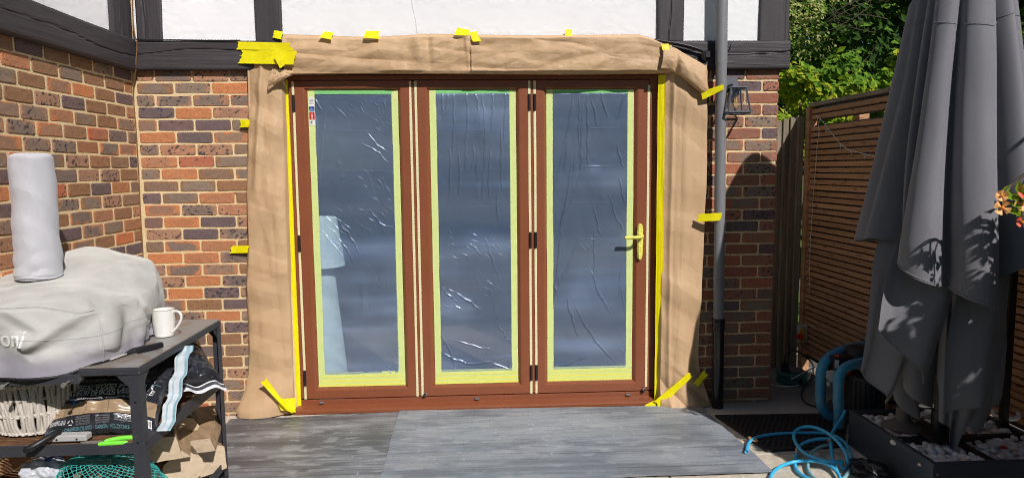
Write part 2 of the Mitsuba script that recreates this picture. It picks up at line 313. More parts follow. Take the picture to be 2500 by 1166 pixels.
# ================================================================ house walls
hw = thing('house_wall', 'half timbered back wall of speckled red brick under white render and black beams, around the glazed door', 'wall')
lw = thing('house_wall', 'sunlit brick side wall with black beam meeting the back wall at the left corner', 'wall')
for a in [(-.3, .9, .005, .3, -.06, 3.3), (3.27, 4.03, .005, .3, -.06, 3.3), (.9, 3.27, .01, .3, 2.17, 3.3)]: put('mortar', box(*a, .002), 'm_mortar', hw)
put('mortar', box(-.3, -.005, -1.95, .002, -.06, 3.3, .002), 'm_mortar', lw)
BI = [0]
def brick(w, h, o, ux, n, parent, red=False):
    """one brick: a face with uneven rounded arrises, standing 5 mm out of the mortar"""
    i = BI[0] = BI[0] + 1
    r = np.random.default_rng(900 + i); j = lambda s=.0022: r.normal(0, s)
    c = .008
    out = [(-w / 2 + c, -h / 2 + j(.001)), (j(.03), -h / 2 + j(.0016)), (w / 2 - c, -h / 2 + j(.001)), (w / 2 + j(.001), -h / 2 + c), (w / 2 + j(.001), h / 2 - c),
           (w / 2 - c, h / 2 + j(.001)), (j(.03), h / 2 + j(.0016)), (-w / 2 + c, h / 2 + j(.001)), (-w / 2 + j(.001), h / 2 - c), (-w / 2 + j(.001), -h / 2 + c)]
    out = np.array(out); m = len(out); p = .0005 + r.random() * .0045
    ins = out * (1 - A(.009 / w, .009 / h))
    v2 = np.vstack([out, out, ins, [[0, 0]]]); d = np.r_[np.full(m, -.02), np.full(m, p - .003), np.full(m, p), p]
    k = np.arange(m); k2 = (k + 1) % m; f = []
    for q in range(2): f += [*np.stack([q * m + k, q * m + k2, (q + 1) * m + k2], 1), *np.stack([q * m + k, (q + 1) * m + k2, (q + 1) * m + k], 1)]
    f += [*np.stack([2 * m + k, 2 * m + k2, np.full(m, 3 * m)], 1)]
    ux, n = A(*ux), A(*n); V = A(*o) + v2[:, :1] * ux + v2[:, 1:] * A(0, 0, 1) + d[:, None] * n
    if np.dot(np.cross(ux, [0, 0, 1]), n) < 0: f = [q[::-1] for q in f]
    uv = np.stack([4 * (i + (2000 if red else 0)) + v2[:, 0] / (w / 2), v2[:, 1] / (h / 2)], 1)
    put('brick', trimesh.Trimesh(V, np.array(f), process=False), 'm_brick', parent, smooth=False, uv=uv)
ZC = lambda k: 2.115 - .075 * k
def course(k, xs, x0, x1, parent, axis='x', red=False):
    z = ZC(k) - .0375
    for a, b in xs:
        a, b = max(a, x0), min(b, x1)
        if b - a < .03: continue
        jz = rng.normal(0, .0008); hh = .0655 + rng.normal(0, .0009)
        if axis == 'x': brick(b - a, hh, ((a + b) / 2, .004, z + jz), (1, 0, 0), (0, -1, 0), parent, red)
        else: brick(b - a, hh, (-.004, -(a + b) / 2, z + jz), (0, -1, 0), (1, 0, 0), parent)
for k in range(-1, 29):
    off = (.0125 if k % 2 == 0 else .126) + rng.normal(0, .002)
    course(k, [(off + .225 * j - .225 + .005, off + .225 * j - .005) for j in range(6)], .012, .72, hw)
    e = 4.036; p = []
    x = e
    first = .215 if k % 2 else .1025
    while x > 3.3:
        p.append((x - first, x)); x -= first + .01; first = .215
    course(k, p, 3.45, e, hw, red=True)
    off = (.0 if k % 2 else .105) + rng.normal(0, .003)
    course(k, [(off + .215 * j + .005 - .21, off + .215 * j - .005) for j in range(10)], .006, 1.945, lw, 'y')
# white panels between the timbers

put('render_panel', box(.03, 4.04, -.02, .004, 2.33, 3.3, .001), 'm_render', hw)
put('render_panel', box(.0, .02, -1.95, -.021, 2.34, 3.3, .001), 'm_render', lw)
def beam(p0, p1, w, d, up, out, bs, parent, name, seed, cracks=1):
    """hewn timber: front face with wavy arrises, adze marks and drying cracks cut into it"""
    p0, p1, up, out = A(*p0), A(*p1), A(*up), A(*out); L = np.linalg.norm(p1 - p0); al = (p1 - p0) / L
    nu, nv = max(24, int(L / .018)), 36
    # cross-section: bottom back, bottom front (rounded), face, top front, top back
    s = np.linspace(0, 1, nv); u = np.linspace(0, L, nu)
    S, U = np.meshgrid(s, u)
    hgt = np.interp(S, [0, .12, .18, .82, .88, 1], [0, 0, .06, .94, 1, 1]) * w - w / 2
    dep = np.interp(S, [0, .12, .18, .82, .88, 1], [0, .85, 1, 1, .85, 0]) * d
    q = P3(U * 1.1, S * .5, seed)
    hgt = hgt + (FB(q * 2, 2, seed) - .5) * .01 * np.where(S > .5, 1, .8) * (np.abs(S - .5) > .3)
    dep = dep - (FB(P3(U * 5, S * 4, seed + 2), 3, seed) - .5) * .004 * (dep > .02)
    for c in range(cracks):
        r = np.random.default_rng(seed * 13 + c)
        line = r.uniform(.3, .72) + (FB(P3(U * 1.6, 0, seed + c * 7), 3, seed + c) - .5) * .4
        on = ss(.42, .56, N(P3(U * .9, c * 3.3, seed)))
        dep = dep - .007 * on * np.exp(-((S - line) / .014) ** 2)
    P = p0 + U[..., None] * al + hgt[..., None] * up + dep[..., None] * out
    m = grid(P)
    if np.dot(np.cross(al, up), out) > 0: m.invert()
    c0, c1 = P[0].mean(0), P[-1].mean(0); caps = []
    for r_, c in ((P[0], c0), (P[-1], c1)):
        v = np.vstack([r_, c]); f = [[k, k + 1, nv] for k in range(nv - 1)] + [[nv - 1, 0, nv]]
        caps.append(trimesh.Trimesh(v, f, process=False))
    put(name, cat(m, *caps), bs, parent, smooth=False)
beam((.048, -.0, 2.268), (4.083, -.0, 2.266), .176, .045, (0, 0, 1), (0, -1, 0), 'm_timber_h', hw, 'timber_beam', 3, 2)
for k, (a, b) in enumerate([(.052, .207), (.758, .921), (3.229, 3.4), (3.884, 4.05)]):
    beam(((a + b) / 2, 0, 2.356), ((a + b) / 2, 0, 3.3), b - a, .038, (1, 0, 0), (0, -1, 0), 'm_timber_v', hw, 'timber_post', 11 + k, 1)
put('timber_trim', box(4.05, 4.078, -.03, .28, 2.352, 3.3, .004), 'm_timber_v', hw)
put('timber_beam', box(4.036, 4.08, .003, .3, 2.185, 2.349, .006), 'm_timber_h', hw)
beam((.0, -1.95, 2.275), (.0, -.047, 2.268), .186, .05, (0, 0, 1), (1, 0, 0), 'm_timber_h', lw, 'timber_beam', 23, 2)
beam((.0, -.165, 2.36), (.0, -.165, 3.3), .23, .045, (0, 1, 0), (1, 0, 0), 'm_timber_v', lw, 'timber_post', 29, 2)

# ================================================================ glazed folding door
door = thing('bifold_door', 'brown framed folding door of three tall glazed leaves, taped up for painting', 'door')
YF = .03
fr = [box(.905, .952, .034, .12, .085, 2.16, .003), box(3.208, 3.262, .034, .12, .085, 2.16, .003), box(.952, 3.208, .034, .12, 2.128, 2.16, .003), box(.905, 3.262, .034, .12, .04, .077, .003)]
put('frame', cat(*fr), 'm_door', door)
sill = np.array([(.034, .0), (.034, .042), (-.028, .03), (-.036, .026), (-.038, .02), (-.038, .004), (-.034, .0)])
sm = trimesh.creation.extrude_polygon(Polygon(sill), 2.345, engine='earcut'); v = sm.vertices; sm.vertices = np.stack([.896 + v[:, 2], v[:, 0], v[:, 1] + .004], -1); sm.invert()
put('sill', sm, 'm_door', door)
put('sill_packer', box(.93, 3.2, .0, .1, -.05, .002, .002), 'm_black', door)
for a, b in [(1.682, 1.711), (2.433, 2.463)]: put('mullion', box(a, b, .0325, .1, .085, 2.12, .002), 'm_door', door)
LEAF = [(.955, 1.678, 1.037, 1.602), (1.715, 2.429, 1.797, 2.347), (2.467, 3.205, 2.54, 3.108)]
ZB, ZT, GB, GT = .083, 2.125, .157, 2.067
def leaf(x0, x1, g0, g1):
    prof = [(0, .06), (0, .034), (.05, .0305), (.12, YF), (.72, YF), (.8, .0315), (.97, .0475), (1.0, .049), (1.0, .062)]
    P = []
    for d, y in prof:
        a, b, c, e = x0 + d * (g0 - x0), x1 - d * (x1 - g1), ZB + d * (GB - ZB), ZT - d * (ZT - GT)
        P.append([(a, y, c), (b, y, c), (b, y, e), (a, y, e)])
    P = np.array(P); m = len(P); f = []; v = P.reshape(-1, 3)
    for i in range(m - 1):
        for k in range(4):
            k2 = (k + 1) % 4; f += [[i * 4 + k, i * 4 + k2, (i + 1) * 4 + k2], [i * 4 + k, (i + 1) * 4 + k2, (i + 1) * 4 + k]]
    # split at the mitres so that shading stays crisp
    return trimesh.Trimesh(v[np.array(f).reshape(-1)], np.arange(len(f) * 3).reshape(-1, 3), process=False)
lf = [put('door_leaf', leaf(*a), 'm_door', door, smooth=False) for a in LEAF]
def pane(x0, x1, z0, z1, y):
    v = [(x0, y, z0), (x1, y, z0), (x1, y, z1), (x0, y, z1)]; return trimesh.Trimesh(v, [[0, 1, 2], [0, 2, 3]], process=False)
for k, a in zip(lf, LEAF): put('glass_pane', pane(a[2] - .005, a[3] + .005, GB - .005, GT + .005, .056), 'm_glass', k)
def hinge(x, z, k):
    m = [cyl((x, .026, z - .05), (x, .026, z + .05), .0085, 12), box(x - .008, x + .008, .027, .05, z - .046, z + .046, .002)]
    m += [cyl((x, .026, z + d), (x, .026, z + d + .003), .0095, 12) for d in (-.017, .014)]
    put('hinge', cat(*m), 'm_black', k, smooth=40)
for z in (1.985, 1.105, .225):
    hinge(.954, z, lf[0]); hinge(2.431, z, lf[1]); hinge(2.466, z, lf[2])
for x, z in ((1.728, .103), (3.181, .095)):
    put('shoot_bolt', cat(cyl((x, .032, z - .012), (x + .004, .006, z + .002), .012, 14), cyl((x + .004, .006, z + .002), (x + .005, -.001, z + .003), .008, 12)), 'm_black', door, smooth=40)
for x in (1.055, 2.069, 3.079): put('drain_cap', cat(box(x - .016, x + .016, .024, .036, .05, .066, .003), box(x - .013, x + .013, .02, .026, .053, .063, .002)), 'm_grey_plastic', door)
# handle wrapped in crinkled tape
def wrapped(m, s, amt=.0035):
    v = m.vertices; d = FB(v * 55, 3, s) - .5
    nrm = m.vertex_normals; m.vertices = v + nrm * (d * amt * 2)[:, None]; return m
pl = box(3.128, 3.166, .004, .0315, .965, 1.205, .008); pl = pl.subdivide_to_size(.012); 
v = pl.vertices; t = (v[:, 2] - 1.085) / .12; v[:, 0] = 3.147 + (v[:, 0] - 3.147) * np.sqrt(np.clip(1.02 - np.abs(t) ** 7, .1, 1)) * (1 - .12 * (t < 0) * -t); pl.vertices = v
hd = put('handle', wrapped(pl, 4), 'm_tape_mid', door, smooth=False, label='lever handle wrapped in pale yellow tape')
lv = tube(spline([(3.147, .004, 1.125), (3.147, -.03, 1.124), (3.13, -.042, 1.122), (3.085, -.044, 1.12), (3.035, -.043, 1.118)], 40), [.013] * 8 + [.0105] * 32, 14)
put('lever', wrapped(lv, 9, .0022), 'm_tape_mid', hd, smooth=False)
# maker's sticker on the first pane
st = put('sticker', box(1.043, 1.079, .0455, .0465, 1.85, 2.025, .0002), 'm_white', lf[0], label='paper sticker with a blue and a red block on the first pane')
put('blue_block', box(1.044, 1.078, .0447, .0454, 1.935, 1.967, .0002), 'm_blue_ink', st)
put('red_block', box(1.044, 1.078, .0447, .0454, 1.885, 1.931, .0002), 'm_red', st)
ln = [box(1.047 + .007 * k, 1.049 + .007 * k, .0438, .0446, 1.94, 1.948 + .004 * ((k * 7) % 3), .0001) for k in range(4)]
ln += [box(1.056, 1.066, .0438, .0446, 1.89 + .009 * k, 1.895 + .009 * k, .0001) for k in range(4)]
put('print_mark', cat(*ln), 'm_white', st)
put('print_mark', cat(*[box(1.048, 1.073, .0447, .0454, 1.985 + .008 * k, 1.988 + .008 * k, .0001) for k in range(4)] + [box(1.05, 1.062, .0447, .0454, 1.86, 1.878, .0001)]), 'm_ink_grey', st)

# ---------------------------------------------------------------- plastic film over the panes
def film(x0, x1, z0, z1, lines, bulges, seed):
    s = .003; nx, nz = int((x1 - x0) / s), int((z1 - z0) / s)
    X, Z = np.meshgrid(np.linspace(x0, x1, nx), np.linspace(z1, z0, nz), indexing='ij')
    u, v = (X - x0) / (x1 - x0), (z1 - Z) / (z1 - z0)
    h = .007 * FB(P3(X * 2, Z * 4.5, seed), 3, seed) + .0022 * np.abs(2 * N(P3(X * 9 + Z * 3, Z * 5 - X * 4, seed), seed + 9) - 1) + .0005 * FB(P3(X * 26, Z * 14, seed), 2, seed + 4)
    pt = np.stack([X, Z], -1)
    for L in lines:
        q, wd, ht = np.array([(x0 + a * (x1 - x0), z1 - b * (z1 - z0)) for a, b in L[0]]), L[1], L[2]
        if len(q) > 2: q = spline(q, 24)
        q = q + (N(P3(q[:, 0] * 30, q[:, 1] * 30, len(q)), seed)[:, None] - .5) * .012
        lo, hi = q.min(0) - .03, q.max(0) + .03
        sel = (X > lo[0]) & (X < hi[0]) & (Z > lo[1]) & (Z < hi[1])
        pp = pt[sel]; best = np.full(len(pp), 9.0); tt = np.zeros(len(pp)); n = len(q) - 1
        for i in range(n):
            a, b = q[i], q[i + 1]; ab = b - a; t = np.clip(((pp - a) @ ab) / (ab @ ab + 1e-12), 0, 1)
            d = np.linalg.norm(pp - a - t[:, None] * ab, axis=1); w = d < best
            best = np.where(w, d, best); tt = np.where(w, (i + t) / n, tt)
        taper = np.clip(4 * tt * (1 - tt), 0, 1) ** .6
        we = min(1.45 * wd, .0085); h[sel] += we * .5 * min(1.3, max(.5, ht / .0028)) * taper * np.clip(1 - (best / (we * (.45 + .55 * taper))) ** 2, 0, 1)
    for (a, b, ra, rb, ht) in bulges:
        h += ht * np.exp(-((u - a) / ra) ** 2 - ((v - b) / rb) ** 2)
    edge = ss(0, .02, np.minimum(np.minimum(X - x0, x1 - X), np.minimum(Z - z0, z1 - Z)))
    m = grid(np.stack([X, .0515 - .0005 - h * edge, Z], -1)); return m
rr = np.random.default_rng(31)
def fan(n, u, v, du, dv, ang, spread, ht, wd=.0035):      # a patch of short roughly parallel creases
    out = []
    for k in range(int(n * 1.5)):
        a, b = u + rr.uniform(-du, du), v + rr.uniform(-dv, dv); t = math.radians(ang + rr.normal(0, spread)); l = rr.uniform(.05, .16)
        c, s_ = math.cos(t) * l, math.sin(t) * l * .3
        out.append(([(a, b), (a + c * .55 + rr.normal(0, .01), b + s_ * .42), (a + c, b + s_)], wd, ht * rr.uniform(.6, 1.2)))
    return out
def folds(vs, u0=.0, u1=1.0): return [([(u0 + rr.uniform(0, .2), v), (u1 - rr.uniform(0, .05), v)], .003, .0011) for v in vs]
F1 = folds([.135, .272, .405, .54, .672, .805]) + fan(14, .72, .34, .22, .08, 48, 9, .0026) + fan(9, .5, .42, .3, .05, 50, 8, .0024) + fan(10, .2, .48, .12, .06, 42, 7, .003) + fan(8, .35, .08, .3, .05, 50, 14, .002)
F1 += fan(7, .85, .07, .12, .05, 60, 12, .002) + fan(10, .6, .7, .3, .12, 78, 9, .0017) + fan(6, .88, .95, .08, .03, 50, 10, .003)
F1 += [([(.03, .47), (.2, .53), (.36, .585)], .004, .0036), ([(.1, .455), (.28, .51), (.44, .6)], .004, .0036), ([(.3, .46), (.45, .52), (.53, .575)], .004, .003), ([(.66, .135), (.78, .175), (.9, .205)], .004, .003), ([(.55, .175), (.75, .2), (.93, .25)], .004, .003), ([(.64, .4), (.8, .45), (.97, .475)], .004, .0034), ([(.02, .02), (.08, .05), (.1, .06)], .005, .004), ([(.14, .06), (.13, .12), (.08, .22), (.05, .35)], .006, .002), ([(.05, .05), (.03, .15), (.01, .25)], .006, .0022)]
B1 = [(.3, .245, .03, .01, .003), (.33, .29, .03, .008, .003), (.24, .31, .05, .014, .003), (.55, .71, .04, .05, .004)]
F2 = folds([.132, .27, .402, .535, .668, .8, .935]) + [([(u, .0), (u + rr.normal(0, .02), v * .5), (u + rr.normal(-.02, .03), v)], .0055, .003) for u, v in [(.1, .08), (.17, .1), (.24, .26), (.4, .2), (.53, .1), (.62, .33), (.75, .14), (.93, .18)]]
F2 += [([(u, a), (u + rr.normal(0, .02), (a + b) / 2), (u + rr.normal(0, .02), b)], .0055, .0032) for u, a, b in [(.18, .19, .39), (.3, .2, .36), (.39, .17, .28), (.5, .18, .27), (.56, .2, .31), (.72, .2, .38), (.86, .11, .35), (.84, .32, .46), (.62, .3, .37)]]
F2 += fan(16, .45, .53, .35, .05, 50, 9, .0028) + fan(7, .12, .72, .1, .04, 30, 8, .0034) + fan(9, .55, .66, .3, .05, 55, 8, .0026) + [([(.0, .92), (.2, .945), (.45, .965), (.8, .95), (.99, .93)], .009, .006), ([(.15, .875), (.45, .9), (.55, .91), (.9, .9)], .005, .004), ([(.02, .86), (.15, .92), (.2, .99)], .005, .003), ([(.7, .965), (.95, .99)], .006, .005), ([(.63, .5), (.75, .6), (.85, .68)], .005, .0022), ([(.65, .66), (.75, .76), (.85, .85)], .004, .002), ([(.24, .7), (.4, .735), (.58, .77)], .008, .006), ([(.75, .8), (.88, .86), (.99, .9)], .004, .003)]
B2 = [(.61, .12, .075, .05, .009), (.55, .345, .03, .025, .004), (.95, .97, .03, .02, .006)]
F3 = folds([.128, .262, .392, .52, .645, .775, .9]) + [([(u, a), (u + d * .4, (a + b) / 2), (u + d, b)], w, .0036) for u, a, b, d, w in [(.29, .0, .36, -.27, .007), (.36, .02, .2, .0, .005), (.4, .05, .3, -.03, .007), (.46, .01, .26, .01, .007), (.52, .02, .12, .08, .005), (.63, .0, .1, .1, .005), (.93, .01, .1, -.09, .005), (.33, .2, .45, -.2, .009), (.28, .22, .55, -.23, .009), (.38, .28, .46, -.3, .006), (.22, .15, .28, -.06, .005), (.84, .18, .27, .09, .005), (.87, .3, .4, .1, .005), (.15, .4, .75, -.12, .011), (.36, .5, .72, -.34, .007), (.55, .4, .52, .1, .005), (.75, .36, .5, .2, .005), (.5, .62, .8, .3, .006), (.3, .75, .98, .55, .006), (.2, .72, .88, .16, .006), (.9, .68, .8, .08, .004), (.55, .47, .68, .02, .005), (.92, .6, .74, -.06, .004)]]
F3 += fan(8, .45, .54, .15, .03, 60, 20, .002) + fan(6, .9, .9, .08, .04, 30, 10, .002) + [([(.12, .985), (.3, .965), (.5, .94)], .006, .004), ([(.02, .68), (.07, .7), (.1, .74)], .01, .007), ([(.1, .64), (.09, .69)], .008, .006)]
B3 = [(.52, .285, .13, .03, .008), (.52, .325, .17, .035, .007), (.66, .36, .03, .02, .003), (.05, .72, .05, .04, .006)]
for k, (a, F, B) in enumerate(zip(LEAF, (F1, F2, F3), (B1, B2, B3))):
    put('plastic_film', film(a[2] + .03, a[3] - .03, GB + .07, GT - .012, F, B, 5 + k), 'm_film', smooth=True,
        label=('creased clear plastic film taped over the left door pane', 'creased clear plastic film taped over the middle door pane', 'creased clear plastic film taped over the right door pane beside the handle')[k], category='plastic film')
# ---------------------------------------------------------------- pale tape round each pane and along the leaves
sd = [0]
def strip(x0, x1, z0, z1, y, bs, parent):
    """flat tape strip with slightly ragged ends and a faint ripple"""
    sd[0] += 1; L = max(x1 - x0, z1 - z0); hor = (x1 - x0) > (z1 - z0); n = max(12, int(L / .02))
    s, t = np.meshgrid(np.linspace(0, 1, n), np.linspace(0, 1, 4), indexing='ij')
    w = (FB(P3(s * L * 9, t * 2, sd[0] * 3.3), 3, sd[0]) - .5) * .0014
    e = (FB(P3(s * L * 4, np.round(t) * 7, sd[0]), 2, 3) - .5) * .0022
    if hor: P = np.stack([x0 + s * (x1 - x0), y - .0002 - w * .4, z0 + t * (z1 - z0) + e], -1)
    else: P = np.stack([x0 + t * (x1 - x0) + e, y - .0002 - w * .4, z0 + s * (z1 - z0)], -1)
    m = grid(P)
    return put('tape_strip', m, bs, parent, smooth=True)
for k, (x0, x1, g0, g1) in enumerate(LEAF):
    tp = thing('masking_tape_border', ('pale green tape border round the left door pane', 'pale green tape border round the middle door pane', 'pale green tape border round the right door pane nearest the handle')[k], 'masking tape')
    strip(g0 + .001, g0 + .043, GB + .001, GT - .001, .0478, 'm_tape_pale', tp); strip(g1 - .042, g1 - .001, GB + .001, GT - .001, .0477, 'm_tape_pale', tp)
    a = strip(g0 + .043, g1 - .042, GT - .024, GT - .001, .0475, 'm_tape_green', tp); tag(a, 'green strip along the top edge')
    strip(g0 + .002, g1 - .002, GB + .001, GB + .098, .0469, 'm_tape_pale', tp)
    for z, h in ((GB + .002, .018), (GB + .03, .017), (GB + .062, .01)):
        strip(g0 + .012 * (z > GB + .01), g1 - .01 * (z > GB + .01), z, z + h, .0462 - .0007 * (z > GB + .03), 'm_tape_mid', tp)
def seam(x, zs, label):
    k = thing('masking_tape_seam', label, 'masking tape')
    for a, b in zs: strip(x - .0075, x + .0075, a, b, .0285, 'm_tape_line', k)
full = [(.085, .172), (.278, 1.052), (1.158, 1.932), (2.038, 2.12)]
seam(.954, full, 'narrow cream tape down the hinge side of the left door leaf')
seam(1.68, [(.085, 2.12)], 'narrow cream tape along the right edge of the left door leaf'); seam(1.714, [(.085, 2.12)], 'narrow cream tape along the left edge of the middle door leaf')
seam(2.431, full, 'narrow cream tape with hinges along the right edge of the middle door leaf'); seam(2.466, full, 'narrow cream tape with hinges along the left edge of the right door leaf')
seam(3.2, [(.11, 2.09)], 'narrow cream tape right of the door handle')
# ---------------------------------------------------------------- the room behind
put('room_floor', box(.3, 3.9, .13, 4.6, -.02, .05, .001), 'm_room_floor', kind='structure')
rm = put('room_wall', box(.2, 4.0, 4.6, 4.7, .0, 2.6, .002), 'm_room_wall', kind='structure')
put('room_wall', box(.2, .3, .31, 4.6, .0, 2.6, .002), 'm_room_wall', kind='structure'); put('room_wall', box(3.9, 4.0, .31, 4.6, .0, 2.6, .002), 'm_room_wall', kind='structure')
put('room_ceiling', box(.3, 3.9, .31, 4.6, 2.5, 2.6, .002), 'm_room_wall', kind='structure')
fl = thing('floor_lamp', 'blurred white lamp with tapered shade on a flared column, behind the left door pane', 'lamp')
cx, cy = (0.9561,0.5,0.9212)[0], .5
z0, z1 = (0.9682,0.5,1.2411)[2], (0.9552,0.5,0.8978)[2]
put('lamp_shade', lathe([(.0, z0), (.135, z0), (.14, z0 - .005), (.188, z1), (.18, z1)], (cx, cy, 0), 40), 'm_room_white', fl, smooth=50)
put('column', lathe([(.11, z1 + .02), (.115, z1 - .06), (.15, .45), (.185, .05)], (cx, cy, 0), 40), 'm_room_white', fl, smooth=50)

# ================================================================ brown masking paper
def ev(pts, t, ax):                      # piecewise-smooth edge: value of the point list at parameter along axis ax
    pts = np.array(pts); o = np.argsort(pts[:, ax]); return np.stack([np.interp(t, pts[o, ax], pts[o, k]) for k in range(3)], -1)
# header sheet: hangs from the render over the beam, then turns under the lintel to the frame
top = [(0.9204,-0.03,2.3951), (1.0929,-0.03,2.3902), (1.4401,-0.03,2.3779), (1.6528,-0.03,2.3877), (1.7784,-0.03,2.3976), (1.942,-0.03,2.3951), (2.4492,-0.03,2.3877), (3.1166,-0.035,2.3942), (3.2167,-0.05,2.3664), (3.2726,-0.055,2.3405)]
bot = [(0.7917,-0.05,2.1328), (0.9418,-0.055,2.1562), (1.4373,-0.055,2.1598), (2.1026,-0.055,2.1555), (2.7015,-0.055,2.1513), (3.2958,-0.055,2.1547)]
nu, nv = 620, 130
xs = np.linspace(.925, 3.315, nu); s = np.linspace(0, 1.32, nv)
Tt, Bb = ev(top, xs, 0), ev(bot, xs, 0)
U, S = np.meshgrid(xs, s, indexing='ij'); Sc = np.clip(S, 0, 1)
z = Tt[:, 2:3] + (Bb[:, 2:3] - Tt[:, 2:3]) * Sc
y = -.034 - .022 * ss(0, .12, Sc) + .006 * ss(.7, 1, Sc)
under = np.clip((S - 1) / .32, 0, 1)
y = y + under * .096; z = z + under * .006
L1 = FB(P3(U * 2.4 + S * .9, S * 2.2, 1), 3, 1) - .5
cr = crumple(U * 3.2 + S * .5, S * 1.6 + U * .5, 3, 4)
dg = np.abs(2 * N(P3(U * 2.2 + S * 1.3, S * 2.6 - U * .8, 4), 5) - 1)
cr2 = crumple(U * 7 + S, S * 3.2 - U * 1.5, 8, 2)
out = .012 + .012 * L1 + .008 * (cr - .9) + .012 * (dg - .5) + .006 * (cr2 - .75) + .036 * (folds_(U * 1.1, S * .3, 3, 10, 2.4) - .45) + .02 * (folds_(U * 1.0, S * .28, 23, 9, 7.0) - .15)
for px, w, a in ((1.735, .035, .018), (1.80, .02, -.014), (2.035, .012, .012)): out = out + a * np.exp(-((U - px - .02 * S) / w) ** 2) * (1 - .8 * Sc)
out = out + .014 * ss(2.062, 2.066, U) * ss(.25, .5, Sc)                       # the overlap where two lengths meet
out = out * ss(0, .12, Sc) * (1 - .7 * ss(.93, 1, Sc)) * (1 - under)
h1 = put('masking_paper', grid(np.stack([U, y - np.maximum(out, -.001 + .0 * out), z], -1)), 'm_paper', smooth=True, label='creased brown masking paper across the top of the door opening', category='masking paper')
# left sheet
le = [(0.7015,-0.03,2.234), (0.7005,-0.03,2.1603), (0.6843,-0.02,1.8888), (0.6636,-0.02,1.5618), (0.6514,-0.02,1.3581), (0.6459,-0.012,1.0867), (0.6215,-0.02,0.8403), (0.6254,-0.02,0.6559), (0.6191,-0.02,0.4167), (0.6104,-0.03,0.2724), (0.5888,-0.04,0.182), (0.5569,-0.05,0.092), (0.5377,-0.06,0.0503), (0.5418,-0.07,0.0108)]
nu, nv = 110, 560
zs = np.linspace(2.235, .012, nv); Lx = ev(le, zs, 2)[:, 0]; Rx = np.interp(zs, [0, 2.2], [.885, .902])
u = np.linspace(0, 1.22, nu); U, Zz = np.meshgrid(u, zs, indexing='ij'); Uc = np.clip(U, 0, 1)
X = Lx[None] + (Rx - Lx)[None] * Uc; ret = np.clip((U - 1) / .22, 0, 1)
y = -.014 - .028 * np.sin(Uc * np.pi) ** .7 - .02 * ss(1.95, 2.2, Zz)
fl_ = ss(.32, .0, Zz)
o = .016 * (FB(P3(U * 1.1, Zz * 1.5, 3), 3, 6) - .5) + .004 * (crumple(U * 1.1 + .5 * Zz, Zz * 1.9, 9, 3) - .8) + .034 * (folds_(U * .3, Zz * 1.0, 5, 10, 2.4) - .5) + .02 * (folds_(U * .3, Zz * .9, 25, 9, 7.0) - .15)
v1 = np.abs((U - .42 - .33 * np.clip((2.15 - Zz) / .75, -.2, 1) * -.55) / .1)
o = o + .022 * np.exp(-v1 ** 2) * ss(1.35, 1.6, Zz) + 0.005 * np.abs(np.sin((U * 2.2 + .35 * Zz) * 3.1 + 1.2 * N(P3(U * 2, Zz * .8, 1), 2))) * ss(.4, .8, U)
o = o + fl_ * (.03 * np.sin(Uc * np.pi) + .02 * np.abs(np.sin(Uc * 3.2 + (.3 - Zz) * 9 + 1.0)))
y = y - np.maximum(o, -.01) * (1 - ret) * ss(0, .06, Uc) - .045 * fl_ * (1 - Uc)
y = y + ret * .05; X = X + ret * .012
put('masking_paper', grid(np.stack([X, y, Zz], -1)), 'm_paper', smooth=True, label='brown masking paper hanging down the left side of the door', category='masking paper')
# right sheet
re_ = [(3.5402,-0.06,2.1104), (3.5486,-0.06,1.9453), (3.5582,-0.06,1.5853), (3.5526,-0.06,1.3245), (3.5503,-0.06,1.1665), (3.5441,-0.06,0.9275), (3.5324,-0.06,0.6859), (3.5297,-0.06,0.3869), (3.5432,-0.06,0.2492), (3.5729,-0.06,0.1241), (3.608,-0.06,0.012), (3.6143,-0.06,-0.03)]
zs = np.linspace(2.2, .008, nv); Rr = ev(re_, zs, 2)[:, 0]; Lf = np.interp(zs, [0, 2.2], [3.272, 3.29])
u = np.linspace(-.2, 1.0, nu); U, Zz = np.meshgrid(u, zs, indexing='ij'); Uc = np.clip(U, 0, 1); ret = np.clip(-U / .2, 0, 1)
X = Lf[None] + (Rr - Lf)[None] * Uc - .012 * ret
y = -.02 - .04 * ss(0, .5, Uc) + .055 * ret
o = .02 * (FB(P3(U * 1.2, Zz * 1.4, 13), 3, 16) - .5) + .004 * (crumple(U * 1.9, Zz * 2.6, 19, 4) - .9) + .03 * (folds_(U * .3, Zz * 1.0, 6, 10, 2.6) - .5) + .02 * (folds_(U * .3, Zz * .9, 26, 9, 7.0) - .15) + .01 * np.abs(np.sin(U * 5 + .7 * N(P3(U, Zz * 1.2, 4), 8) * 3)) * ss(.7, .2, U)
o = o + .012 * np.exp(-((U - .18) / .05) ** 2) + ss(.3, .0, Zz) * .03 * np.abs(np.sin(Uc * 6 + Zz * 17))
y = y - np.maximum(o, -.012) * (1 - ret) + .04 * ss(.9, .2, Zz) * ss(.6, 1, Uc)
# the flare at the foot
y = y - .05 * ss(.12, .0, Zz)
put('masking_paper', grid(np.stack([X, y, Zz], -1)), 'm_paper', smooth=True, label='brown masking paper hanging down the right side of the door beside the drainpipe', category='masking paper')
